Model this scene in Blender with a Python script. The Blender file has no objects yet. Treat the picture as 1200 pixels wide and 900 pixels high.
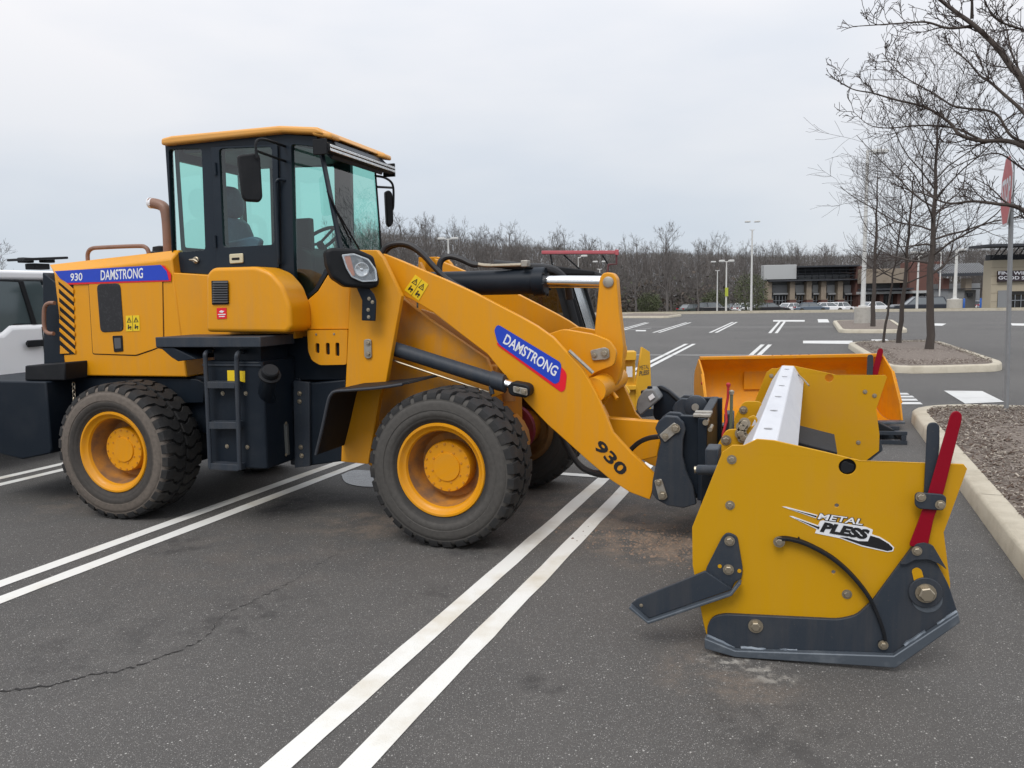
import bpy, bmesh, math, random
import numpy as np
from mathutils import Vector, Matrix
from mathutils.geometry import tessellate_polygon

random.seed(7)
rng = np.random.default_rng(7)
SC = bpy.context.scene
COL = SC.collection
R_ = math.radians

# ------------------------------------------------------------------ camera
EYE = 1.64                       # height of the phone above the asphalt (m)
FOC = 900.0                      # focal length in pixels of the 1200 px wide photograph
ROLL = math.atan(.0203)
PITCH = R_(6.449)
cR, sR, cP, sP = math.cos(ROLL), math.sin(ROLL), math.cos(PITCH), math.sin(PITCH)
_X = Vector((1, 0, 0)); _U = Vector((0, sP, cP)); FWD = Vector((0, cP, -sP))
RIGHT = _X * cR - _U * sR
UP = _X * sR + _U * cR
EYEV = Vector((0, 0, EYE))
cam_d = bpy.data.cameras.new('camera')
cam = bpy.data.objects.new('camera', cam_d); COL.objects.link(cam)
cam.matrix_world = Matrix(((RIGHT.x, UP.x, -FWD.x, 0), (RIGHT.y, UP.y, -FWD.y, 0), (RIGHT.z, UP.z, -FWD.z, EYE), (0, 0, 0, 1)))
cam_d.sensor_width = 36; cam_d.lens = 36 * FOC / 1200
cam_d.clip_start = .05; cam_d.clip_end = 3000
SC.camera = cam

# ------------------------------------------------------------------ light: overcast sky and a broad weak sun
SUN_EL, SUN_AZ = R_(52), R_(205)            # azimuth clockwise from +Y, behind the camera to the left
world = bpy.data.worlds.new('World'); SC.world = world
world.use_nodes = True
nt = world.node_tree; N = nt.nodes; L = nt.links
for n in list(N): N.remove(n)
out = N.new('ShaderNodeOutputWorld'); bg = N.new('ShaderNodeBackground'); bg.inputs[1].default_value = .1
sky = N.new('ShaderNodeTexSky'); sky.sky_type = 'NISHITA'; sky.sun_disc = False
sky.sun_elevation = SUN_EL; sky.sun_rotation = SUN_AZ
tc = N.new('ShaderNodeTexCoord'); sep = N.new('ShaderNodeSeparateXYZ')
L.new(tc.outputs['Generated'], sep.inputs[0])
# overcast dome: about three times brighter overhead than at the horizon, broken by soft cloud
ramp = N.new('ShaderNodeValToRGB')
e = ramp.color_ramp.elements
e[0].position = 0.0; e[0].color = (5.7, 6.25, 6.85, 1)
e[1].position = 1.0; e[1].color = (13.5, 13.7, 14.2, 1)
a = e.new(.13); a.color = (6.6, 7.0, 7.5, 1)
a = e.new(.34); a.color = (8.7, 8.75, 9.0, 1)
L.new(sep.outputs['Z'], ramp.inputs[0])
mp = N.new('ShaderNodeMapping'); mp.inputs['Scale'].default_value = (1.3, 1.3, 4.2); mp.inputs['Location'].default_value = (.7, 1.9, .25)
L.new(tc.outputs['Generated'], mp.inputs[0])
cn = N.new('ShaderNodeTexNoise'); cn.inputs['Scale'].default_value = 1.15; cn.inputs['Detail'].default_value = 5; cn.inputs['Roughness'].default_value = .48
L.new(mp.outputs[0], cn.inputs['Vector'])
cr = N.new('ShaderNodeValToRGB'); c = cr.color_ramp.elements
c[0].position = .34; c[0].color = (.83, .875, .93, 1); c[1].position = .62; c[1].color = (1.05, 1.03, 1.02, 1)
L.new(cn.outputs['Fac'], cr.inputs[0])
mul = N.new('ShaderNodeMix'); mul.data_type = 'RGBA'; mul.blend_type = 'MULTIPLY'; mul.inputs[0].default_value = 1
L.new(ramp.outputs[0], mul.inputs[6]); L.new(cr.outputs[0], mul.inputs[7])
mx = N.new('ShaderNodeMix'); mx.data_type = 'RGBA'; mx.inputs[0].default_value = .95
L.new(sky.outputs[0], mx.inputs[6]); L.new(mul.outputs[2], mx.inputs[7])
L.new(mx.outputs[2], bg.inputs[0]); L.new(bg.outputs[0], out.inputs[0])

sun_d = bpy.data.lights.new('sun', 'SUN'); sun_d.energy = 1.5; sun_d.angle = R_(26); sun_d.color = (1, .965, .92)
sun = bpy.data.objects.new('sun', sun_d); COL.objects.link(sun)
sdir = Vector((math.sin(SUN_AZ) * math.cos(SUN_EL), math.cos(SUN_AZ) * math.cos(SUN_EL), math.sin(SUN_EL)))
sun.rotation_euler = sdir.to_track_quat('Z', 'Y').to_euler()
sun.location = (0, -5, 20)

SC.view_settings.view_transform = 'Standard'; SC.view_settings.look = 'None'
SC.view_settings.exposure = .16; SC.view_settings.gamma = 1
SC.cycles.max_bounces = 8; SC.cycles.transparent_max_bounces = 24
SC.cycles.caustics_reflective = False; SC.cycles.caustics_refractive = False

# ------------------------------------------------------------------ measuring helpers
def ray(px, py):
    return FWD + RIGHT * ((px - 600) / FOC) + UP * (-(py - 450) / FOC)
def gnd(px, py, z=0.0):                     # where the line of sight meets level z
    d = ray(px, py); t = (z - EYE) / d.z
    p = EYEV + d * t; p.z = z
    return p
def far(px, Y, py=345):                     # a point on that sight line at distance Y
    d = ray(px, py); return EYEV + d * (Y / d.y)

class Frame:                                # a vertical plane system: u along, w away from the camera, z up
    def __init__(s, o, az, waz=None):       # waz: heading of w when it is not square to u
        a = R_(az); s.o = Vector((o[0], o[1], 0)); s.az = az
        s.u = Vector((math.sin(a), math.cos(a), 0)); s.w = Vector((-math.cos(a), math.sin(a), 0))
        s.n = s.w.copy()
        if waz is not None: s.w = Vector((math.sin(R_(waz)), math.cos(R_(waz)), 0))
        s.M = Matrix(((s.u.x, s.n.x, 0, s.o.x), (s.u.y, s.n.y, 0, s.o.y), (0, 0, 1, 0), (0, 0, 0, 1)))
    def W(s, u, w, z): return s.o + s.u * u + s.w * w + Vector((0, 0, z))
    def at(s, px, py, w):
        d = ray(px, py); t = (w * s.w.dot(s.n) - (EYEV - s.o).dot(s.n)) / d.dot(s.n); p = EYEV + d * t - s.o - s.w * w
        return (p.dot(s.u), p.z)
def pts(t):
    return [tuple(float(v) for v in q.split(',')) for q in t.split()]
def poly(fr, w, t):
    return [fr.at(x, y, w) for x, y in (pts(t) if isinstance(t, str) else t)]
def round_poly(p, r, n=3):                  # rounded corners
    o = []
    m = len(p)
    for i in range(m):
        a, b, c = Vector(p[i - 1]), Vector(p[i]), Vector(p[(i + 1) % m])
        d1, d2 = (a - b), (c - b)
        k = min(r, d1.length * .45, d2.length * .45)
        q1, q2 = b + d1.normalized() * k, b + d2.normalized() * k
        for j in range(n + 1):
            t = j / n
            o.append(tuple(q1 * (1 - t) ** 2 + b * 2 * t * (1 - t) + q2 * t * t))
    return o
def rect_pts(x0, y0, x1, y1): return [(x0, y0), (x1, y0), (x1, y1), (x0, y1)]
def ring_uv(cu, cz, r, n=20, r2=None):
    return [(cu + r * math.cos(2 * math.pi * k / n), cz + (r2 or r) * math.sin(2 * math.pi * k / n)) for k in range(n)]
def catmull(P, n=6):
    P = [Vector(p) for p in P]; Q = [P[0] * 2 - P[1]] + P + [P[-1] * 2 - P[-2]]; o = []
    for i in range(1, len(Q) - 2):
        a, b, c, d = Q[i - 1:i + 3]
        for k in range(n):
            t = k / n
            o.append(.5 * ((2 * b) + (c - a) * t + (2 * a - 5 * b + 4 * c - d) * t * t + (3 * b - a - 3 * c + d) * t ** 3))
    o.append(P[-1]); return o

# ------------------------------------------------------------------ mesh helpers
class MB:
    def __init__(s): s.v = []; s.f = []
    def ring_faces(s, rings, cap=True, closed=True):
        b = len(s.v); n = len(rings[0])
        for r in rings: s.v += [Vector(p) for p in r]
        for i in range(len(rings) - 1):
            for k in range(n if closed else n - 1):
                k2 = (k + 1) % n
                s.f.append((b + i * n + k, b + i * n + k2, b + (i + 1) * n + k2, b + (i + 1) * n + k))
        if cap:
            s.f.append(tuple(b + k for k in range(n))); s.f.append(tuple(b + (len(rings) - 1) * n + k for k in range(n)))
        return s
    def prism(s, fr, p, w0, w1, holes=()):
        if not holes:
            return s.ring_faces([[fr.W(u, w0, z) for u, z in p], [fr.W(u, w1, z) for u, z in p]])
        loops = [list(p)] + [list(h) for h in holes]
        flat = [q for l in loops for q in l]; b = len(s.v); n = len(flat)
        tri = tessellate_polygon([[Vector((u, z, 0)) for u, z in l] for l in loops])
        for w in (w0, w1): s.v += [fr.W(u, w, z) for u, z in flat]
        for t in tri: s.f.append(tuple(b + i for i in t)); s.f.append(tuple(b + n + i for i in reversed(t)))
        o = 0
        for l in loops:
            m = len(l)
            for k in range(m):
                i, j = b + o + k, b + o + (k + 1) % m
                s.f.append((i, j, j + n, i + n))
            o += m
        return s
    def box(s, fr, u0, u1, w0, w1, z0, z1):
        return s.prism(fr, [(u0, z0), (u1, z0), (u1, z1), (u0, z1)], w0, w1)
    def tube(s, P, r, n=10, cap=True, flat=None):
        P = [Vector(p) for p in P]; m = len(P)
        rr = r if isinstance(r, (list, tuple)) else [r] * m
        T = [(P[min(i + 1, m - 1)] - P[max(i - 1, 0)]).normalized() for i in range(m)]
        a = T[0].orthogonal().normalized() if flat is None else (Vector(flat) - T[0] * T[0].dot(Vector(flat))).normalized()
        rings = []
        for i in range(m):
            a = (a - T[i] * a.dot(T[i])).normalized(); b = T[i].cross(a)
            rings.append([P[i] + (a * math.cos(2 * math.pi * k / n) + b * math.sin(2 * math.pi * k / n)) * rr[i] for k in range(n)])
        return s.ring_faces(rings, cap)
    def strip(s, P, width, thick, nrm):      # flat bar along a path; nrm = direction of its width
        P = [Vector(p) for p in P]; m = len(P); rings = []; wv = Vector(nrm).normalized()
        for i in range(m):
            t = (P[min(i + 1, m - 1)] - P[max(i - 1, 0)]).normalized(); h = t.cross(wv).normalized()
            rings.append([P[i] + wv * a * width / 2 + h * b * thick / 2 for a, b in ((-1, -1), (1, -1), (1, 1), (-1, 1))])
        return s.ring_faces(rings)
    def lathe(s, o, axis, prof, n=32, cap=True):   # prof: (along axis, radius)
        axis = Vector(axis).normalized(); a = axis.orthogonal().normalized() if abs(axis.z) > .5 else Vector((0, 0, 1)) ; b = axis.cross(a)
        rings = [[Vector(o) + axis * d + (a * math.cos(2 * math.pi * k / n) + b * math.sin(2 * math.pi * k / n)) * r for k in range(n)] for d, r in prof]
        return s.ring_faces(rings, cap)

def mesh_of(name, mb, xf=None, angle=35, normals=True):
    me = bpy.data.meshes.new(name)
    vs = [(xf @ v) if xf else v for v in mb.v]
    me.from_pydata([tuple(v) for v in vs], [], mb.f)
    if normals:
        bm = bmesh.new(); bm.from_mesh(me)
        bmesh.ops.recalc_face_normals(bm, faces=bm.faces)
        bm.to_mesh(me); bm.free()
    me.polygons.foreach_set('use_smooth', [True] * len(me.polygons))
    me.set_sharp_from_angle(angle=R_(angle))
    me.update()
    return me
INV = {}
def props(o, label=None, cat=None, group=None, kind=None):
    for k, v in (('label', label), ('category', cat), ('group', group), ('kind', kind)):
        if v: o[k] = v
    return o
def root(name, fr, label, cat, group=None, z=0):
    o = bpy.data.objects.new(name, None); COL.objects.link(o); o.empty_display_size = .3
    M = fr.M.copy() if isinstance(fr, Frame) else Matrix.Translation(fr)
    M.translation.z += z
    o.matrix_world = M; INV[o.name] = M.inverted()
    return props(o, label, cat, group)
def link(name, me, material, parent=None, bevel=0, seg=2):
    o = bpy.data.objects.new(name, me); COL.objects.link(o)
    if material and not me.materials: me.materials.append(material)
    if parent:
        o.parent = parent; INV[o.name] = INV.get(parent.name, Matrix())
    if bevel:
        m = o.modifiers.new('bevel', 'BEVEL'); m.width = bevel; m.segments = seg; m.limit_method = 'ANGLE'; m.angle_limit = R_(40)
    return o
def build(name, mb, material, parent=None, bevel=0, angle=35, seg=2, label=None):
    if parent:
        o = link(name, mesh_of(name, mb, INV[parent.name], angle), material, parent, bevel, seg)
    else:
        c = sum(mb.v, Vector()) / len(mb.v); c.z = min(v.z for v in mb.v)
        o = link(name, mesh_of(name, mb, Matrix.Translation(-c), angle), material, None, bevel, seg)
        o.location = c; INV[o.name] = Matrix.Translation(-c)
    if label: o['label'] = label
    return o
def place(name, me, material, parent, M):    # shared mesh put at world matrix M under parent
    o = link(name, me, material, parent)
    o.matrix_basis = INV[parent.name] @ M
    del INV[o.name]
    return o
def struct(o): o['kind'] = 'structure'; return o
def stuff(o): o['kind'] = 'stuff'; return o
def np_mesh(name, V, F):                     # F: int array (m,k)
    me = bpy.data.meshes.new(name); V = np.asarray(V, np.float32); F = np.asarray(F, np.int32); k = F.shape[1]
    me.vertices.add(len(V)); me.vertices.foreach_set('co', V.ravel())
    me.loops.add(F.size); me.loops.foreach_set('vertex_index', F.ravel())
    me.polygons.add(len(F)); me.polygons.foreach_set('loop_start', np.arange(len(F)) * k)
    try: me.polygons.foreach_set('loop_total', np.full(len(F), k))
    except Exception: pass
    me.polygons.foreach_set('use_smooth', np.ones(len(F), bool))
    me.update(calc_edges=True); me.validate()
    return me

# ------------------------------------------------------------------ materials
def rgb(h):                                  # sRGB 0-255 triple to linear
    return tuple(((c / 255) / 12.92 if c / 255 <= .04045 else ((c / 255 + .055) / 1.055) ** 2.4) for c in h) + (1,)
MATS = {}
DUST = (.30, .225, .15)
def material(name, col, rough=.5, metal=0, dirt=None, amount=.3, scale=3, fine=60, bump=0, coat=0, spec=.5, dirt_lo=.5, dirt_hi=.75, stretch=(1, 1, 1), streak=0, pits=None):
    if name in MATS: return MATS[name]
    m = bpy.data.materials.new(name); m.use_nodes = True; t = m.node_tree; n = t.nodes; l = t.links
    b = n['Principled BSDF']; col = tuple(col[:3]) + (1,)
    b.inputs['Roughness'].default_value = rough; b.inputs['Metallic'].default_value = metal
    b.inputs['Coat Weight'].default_value = coat; b.inputs['Coat Roughness'].default_value = .12
    b.inputs['Specular IOR Level'].default_value = spec
    b.inputs['Base Color'].default_value = col
    tc = n.new('ShaderNodeTexCoord'); mp = n.new('ShaderNodeMapping'); mp.inputs['Scale'].default_value = stretch
    l.new(tc.outputs['Object'], mp.inputs[0])
    if dirt:
        n1 = n.new('ShaderNodeTexNoise'); n1.inputs['Scale'].default_value = scale; n1.inputs['Detail'].default_value = 8; n1.inputs['Roughness'].default_value = .62
        l.new(mp.outputs[0], n1.inputs['Vector'])
        r = n.new('ShaderNodeMapRange'); r.inputs[1].default_value = dirt_lo; r.inputs[2].default_value = dirt_hi; r.inputs[3].default_value = 0; r.inputs[4].default_value = amount
        l.new(n1.outputs['Fac'], r.inputs[0])
        x = n.new('ShaderNodeMix'); x.data_type = 'RGBA'; l.new(r.outputs[0], x.inputs[0]); x.inputs[6].default_value = col; x.inputs[7].default_value = tuple(dirt[:3]) + (1,)
        l.new(x.outputs[2], b.inputs['Base Color'])
        r2 = n.new('ShaderNodeMapRange'); r2.inputs[3].default_value = max(.02, rough - .06); r2.inputs[4].default_value = min(1, rough + .16); l.new(n1.outputs['Fac'], r2.inputs[0])
        l.new(r2.outputs[0], b.inputs['Roughness'])
        if streak:                            # run-off streaks and fine road dust over the paint
            m2 = n.new('ShaderNodeMapping'); m2.inputs['Scale'].default_value = (9, 9, .7); l.new(tc.outputs['Object'], m2.inputs[0])
            n4 = n.new('ShaderNodeTexNoise'); n4.inputs['Scale'].default_value = 2.2; n4.inputs['Detail'].default_value = 6; n4.inputs['Roughness'].default_value = .6; l.new(m2.outputs[0], n4.inputs['Vector'])
            n5 = n.new('ShaderNodeTexNoise'); n5.inputs['Scale'].default_value = 85; n5.inputs['Detail'].default_value = 3; l.new(tc.outputs['Object'], n5.inputs['Vector'])
            r4 = n.new('ShaderNodeMapRange'); r4.inputs[1].default_value = .46; r4.inputs[2].default_value = .74; r4.inputs[4].default_value = streak; l.new(n4.outputs['Fac'], r4.inputs[0])
            r5 = n.new('ShaderNodeMapRange'); r5.inputs[1].default_value = .60; r5.inputs[2].default_value = .78; r5.inputs[4].default_value = streak * 1.3; l.new(n5.outputs['Fac'], r5.inputs[0])
            mxx = n.new('ShaderNodeMath'); mxx.operation = 'MAXIMUM'; l.new(r4.outputs[0], mxx.inputs[0]); l.new(r5.outputs[0], mxx.inputs[1])
            x2 = n.new('ShaderNodeMix'); x2.data_type = 'RGBA'; l.new(mxx.outputs[0], x2.inputs[0]); l.new(x.outputs[2], x2.inputs[6]); x2.inputs[7].default_value = DUST + (1,)
            l.new(x2.outputs[2], b.inputs['Base Color'])
    if pits:                                  # binder worn through thin paint: ragged pits showing what lies below
        n6 = n.new('ShaderNodeTexNoise'); n6.inputs['Scale'].default_value = pits[0]; n6.inputs['Detail'].default_value = 5; n6.inputs['Roughness'].default_value = .75; l.new(tc.outputs['Object'], n6.inputs['Vector'])
        n7 = n.new('ShaderNodeTexNoise'); n7.inputs['Scale'].default_value = 1.6; n7.inputs['Detail'].default_value = 4; l.new(tc.outputs['Object'], n7.inputs['Vector'])
        a7 = n.new('ShaderNodeMath'); a7.operation = 'MULTIPLY_ADD'; a7.inputs[1].default_value = .30; l.new(n7.outputs['Fac'], a7.inputs[0]); l.new(n6.outputs['Fac'], a7.inputs[2])
        r6 = n.new('ShaderNodeMapRange'); r6.inputs[1].default_value = pits[1]; r6.inputs[2].default_value = pits[1] + .05; r6.inputs[4].default_value = .85; l.new(a7.outputs[0], r6.inputs[0])
        x6 = n.new('ShaderNodeMix'); x6.data_type = 'RGBA'; l.new(r6.outputs[0], x6.inputs[0]); l.new(x.outputs[2], x6.inputs[6]); x6.inputs[7].default_value = tuple(pits[2]) + (1,)
        l.new(x6.outputs[2], b.inputs['Base Color'])
    if bump:
        n2 = n.new('ShaderNodeTexNoise'); n2.inputs['Scale'].default_value = fine; n2.inputs['Detail'].default_value = 4
        l.new(mp.outputs[0], n2.inputs['Vector'])
        bp = n.new('ShaderNodeBump'); bp.inputs['Strength'].default_value = bump; bp.inputs['Distance'].default_value = .01
        l.new(n2.outputs['Fac'], bp.inputs['Height']); l.new(bp.outputs[0], b.inputs['Normal'])
    MATS[name] = m
    return m
def glass(name, tint, refl=1.0, rough=.0):
    m = bpy.data.materials.new(name); m.use_nodes = True; t = m.node_tree; n = t.nodes; l = t.links
    for q in list(n): n.remove(q)
    o = n.new('ShaderNodeOutputMaterial'); tr = n.new('ShaderNodeBsdfTransparent'); tr.inputs[0].default_value = tuple(tint) + (1,)
    g = n.new('ShaderNodeBsdfGlossy'); g.inputs['Roughness'].default_value = rough
    f = n.new('ShaderNodeLayerWeight'); f.inputs['Blend'].default_value = .5     # Schlick's rule, the same from either side of a pane
    p5 = n.new('ShaderNodeMath'); p5.operation = 'POWER'; p5.inputs[1].default_value = 5; l.new(f.outputs['Facing'], p5.inputs[0])
    k = n.new('ShaderNodeMath'); k.operation = 'MULTIPLY_ADD'; k.inputs[1].default_value = .92 * refl; k.inputs[2].default_value = .10 * refl; k.use_clamp = True; l.new(p5.outputs[0], k.inputs[0])
    x = n.new('ShaderNodeMixShader'); l.new(k.outputs[0], x.inputs[0]); l.new(tr.outputs[0], x.inputs[1]); l.new(g.outputs[0], x.inputs[2]); l.new(x.outputs[0], o.inputs[0])
    MATS[name] = m
    return m
M_amber = material('amber_paint', (.69, .288, .001), .42, dirt=(.56, .25, .02), amount=.5, scale=1.7, coat=.12, spec=.35, bump=.02, fine=90, streak=.13)
M_amber_cast = material('amber_paint_dusty', (.61, .25, .003), .5, spec=.35, streak=.25, dirt=(.34, .19, .08), amount=.75, scale=4, bump=.08, fine=30, dirt_lo=.42, dirt_hi=.7)
M_roofy = material('amber_roof_paint', (.70, .33, .06), .45, dirt=(.6, .33, .1), amount=.5, scale=3, coat=.2)
M_brown = material('dusty_bronze_paint', (.235, .125, .085), .45, dirt=(.15, .09, .07), amount=.6, scale=9)
M_must = material('mustard_powder_coat', (.525, .272, .001), .48, spec=.3, streak=.05, dirt=(.50, .24, .03), amount=.6, scale=1.3, bump=.05, fine=160)
M_orange = material('orange_bucket_paint', (.66, .265, .001), .44, spec=.35, streak=.18, dirt=(.42, .16, .03), amount=.6, scale=3, bump=.03)
M_navy = material('dark_navy_paint', (.0085, .0135, .021), .40, dirt=(.03, .034, .04), amount=.35, scale=4, bump=.03, fine=80, spec=.22)
M_slate = material('slate_steel_paint', (.028, .036, .048), .46, streak=.07, dirt=(.05, .056, .064), amount=.5, scale=5, bump=.04, fine=120, spec=.3)
M_cabf = material('cab_frame_paint', (.0095, .0165, .026), .36, dirt=(.025, .033, .042), amount=.4, scale=5, spec=.3)
M_black = material('black_plastic', (.009, .010, .012), .55, dirt=(.028, .028, .03), amount=.4, scale=8, bump=.06, fine=200, spec=.25)
M_hole = material('dark_recess', (.006, .006, .007), .9)
M_hose = material('black_hose_rubber', (.014, .014, .016), .45, dirt=(.04, .04, .04), amount=.4, scale=12)
M_chrome = material('chrome_rod', (.80, .80, .80), .09, 1, dirt=(.5, .45, .4), amount=.3, scale=20)
M_zinc = material('zinc_bolt', (.40, .35, .27), .36, .85, dirt=(.22, .16, .10), amount=.5, scale=60)
M_pin = material('bare_steel_plate', (.36, .34, .30), .5, .6, dirt=(.18, .13, .09), amount=.7, scale=30)
M_galv = material('galvanised_sheet', (.66, .67, .70), .42, .35, dirt=(.50, .51, .55), amount=.6, scale=5, stretch=(1, .25, 1))
M_wear = material('worn_cutting_steel', (.082, .098, .118), .45, .3, dirt=(.22, .24, .26), amount=.6, scale=8, bump=.05)
M_bead = material('weld_bead_grey', (.15, .175, .205), .5, .4)
M_red = material('red_lever_paint', (.235, .001, .012), .45, dirt=(.18, .003, .016), amount=.5, scale=7, spec=.2)
M_redrod = material('red_rod_paint', (.40, .01, .02), .5, dirt=(.2, .02, .02), amount=.5)
M_maroon = material('maroon_drum', (.16, .012, .03), .5, dirt=(.08, .03, .03), amount=.6, scale=8)
M_blue = material('blue_vinyl', (.010, .050, .48), .35, dirt=(.02, .05, .30), amount=.4)
M_redv = material('red_vinyl', (.74, .006, .022), .35, dirt=(.6, .02, .03), amount=.4)
M_whitev = material('white_vinyl', (.76, .77, .80), .4, dirt=(.6, .62, .64), amount=.4)
M_blackv = material('black_vinyl', (.008, .008, .010), .4, dirt=(.02, .02, .02), amount=.4)
M_yelv = material('yellow_warning_vinyl', (.80, .56, .01), .4, dirt=(.7, .45, .02), amount=.4)
M_seat = material('dark_blue_seat_cover', (.06, .10, .18), .5, dirt=(.14, .19, .27), amount=.9, scale=9, bump=.8, fine=14)
M_amberlens = material('amber_lens', (.75, .22, .07), .15, spec=.8)
M_reflector = material('headlight_reflector', (.80, .80, .78), .12, .8, dirt=(.45, .45, .45), amount=.8, scale=30)
M_cream = material('cream_latch_metal', (.62, .57, .40), .4, .3)
G_cab = glass('tinted_cab_glass', (.64, .94, .87), 1.0)
G_dark = glass('smoked_glass', (.10, .12, .13), 1.3)
G_lens = glass('clear_lens', (.93, .94, .95), 1.2)
M_white = material('white_car_paint', (.88, .88, .89), .35, dirt=(.8, .8, .8), amount=.4, coat=.5)

def tyre_material(name, ring, base=(.018, .0175, .017), dust=(.17, .14, .115)):  # mud-dusted sidewall: ring = radii between which old mud sits
    m = bpy.data.materials.new(name); m.use_nodes = True; t = m.node_tree; n = t.nodes; l = t.links; b = n['Principled BSDF']
    b.inputs['Roughness'].default_value = .82
    tc = n.new('ShaderNodeTexCoord'); sp = n.new('ShaderNodeSeparateXYZ'); l.new(tc.outputs['Object'], sp.inputs[0])
    cb = n.new('ShaderNodeCombineXYZ'); l.new(sp.outputs['X'], cb.inputs[0]); l.new(sp.outputs['Z'], cb.inputs[1])
    ln = n.new('ShaderNodeVectorMath'); ln.operation = 'LENGTH'; l.new(cb.outputs[0], ln.inputs[0])
    nz = n.new('ShaderNodeTexNoise'); nz.inputs['Scale'].default_value = 5; nz.inputs['Detail'].default_value = 8; nz.inputs['Roughness'].default_value = .65; l.new(tc.outputs['Object'], nz.inputs['Vector'])
    ad = n.new('ShaderNodeMath'); ad.operation = 'MULTIPLY_ADD'; ad.inputs[1].default_value = .035; l.new(nz.outputs['Fac'], ad.inputs[0]); l.new(ln.outputs['Value'], ad.inputs[2])
    rp = n.new('ShaderNodeValToRGB'); E = rp.color_ramp.elements
    r0, r1 = ring
    E[0].position = r0; E[0].color = (.18, .18, .18, 1); E[1].position = r0 + .02; E[1].color = (1, 1, 1, 1)
    q = E.new(r1); q.color = (.9, .9, .9, 1); q = E.new(r1 + .02); q.color = (.0, .0, .0, 1)
    l.new(ad.outputs[0], rp.inputs[0])
    w = n.new('ShaderNodeMapRange'); w.inputs[1].default_value = .09; w.inputs[2].default_value = .045; l.new(sp.outputs['Y'], w.inputs[0])
    mu = n.new('ShaderNodeMath'); mu.operation = 'MULTIPLY'; l.new(rp.outputs[0], mu.inputs[0]); l.new(w.outputs[0], mu.inputs[1])
    n3 = n.new('ShaderNodeTexNoise'); n3.inputs['Scale'].default_value = 34; n3.inputs['Detail'].default_value = 6; l.new(tc.outputs['Object'], n3.inputs['Vector'])
    m3 = n.new('ShaderNodeMapRange'); m3.inputs[1].default_value = .25; m3.inputs[2].default_value = .7; m3.inputs[3].default_value = .62; l.new(n3.outputs['Fac'], m3.inputs[0])
    m4 = n.new('ShaderNodeMath'); m4.operation = 'MULTIPLY'; l.new(mu.outputs[0], m4.inputs[0]); l.new(m3.outputs[0], m4.inputs[1])
    m5 = n.new('ShaderNodeMath'); m5.operation = 'MULTIPLY_ADD'; m5.inputs[1].default_value = .12; l.new(n3.outputs['Fac'], m5.inputs[0]); l.new(m4.outputs[0], m5.inputs[2])
    x = n.new('ShaderNodeMix'); x.data_type = 'RGBA'; x.inputs[6].default_value = base + (1,); x.inputs[7].default_value = dust + (1,)
    l.new(m5.outputs[0], x.inputs[0]); l.new(x.outputs[2], b.inputs['Base Color'])
    bp = n.new('ShaderNodeBump'); bp.inputs['Strength'].default_value = .25; bp.inputs['Distance'].default_value = .01; l.new(n3.outputs['Fac'], bp.inputs['Height']); l.new(bp.outputs[0], b.inputs['Normal'])
    return m
M_tyre_r = tyre_material('rear_tyre_rubber', (.405, .60), dust=(.135, .112, .093))
M_tyre_f = tyre_material('front_tyre_rubber', (.352, .60), dust=(.070, .065, .059))

# ================================================================== THE SETTING
PK = Frame((0, 0), 111.63)                   # parking grid: u across the stalls, w along them
def pk(p): d = Vector(p) - PK.o; return d.dot(PK.u), d.dot(PK.w)
def gz(p):                                   # the lot falls gently away beyond the far kerb
    w = pk(p)[1]
    return float(np.interp(w, (66, 71, 80, 110, 190), (0, -.32, -.68, -1.22, -3.0)))
def base_far(px, Y):
    p = far(px, Y); p.z = gz(p); return p

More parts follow.
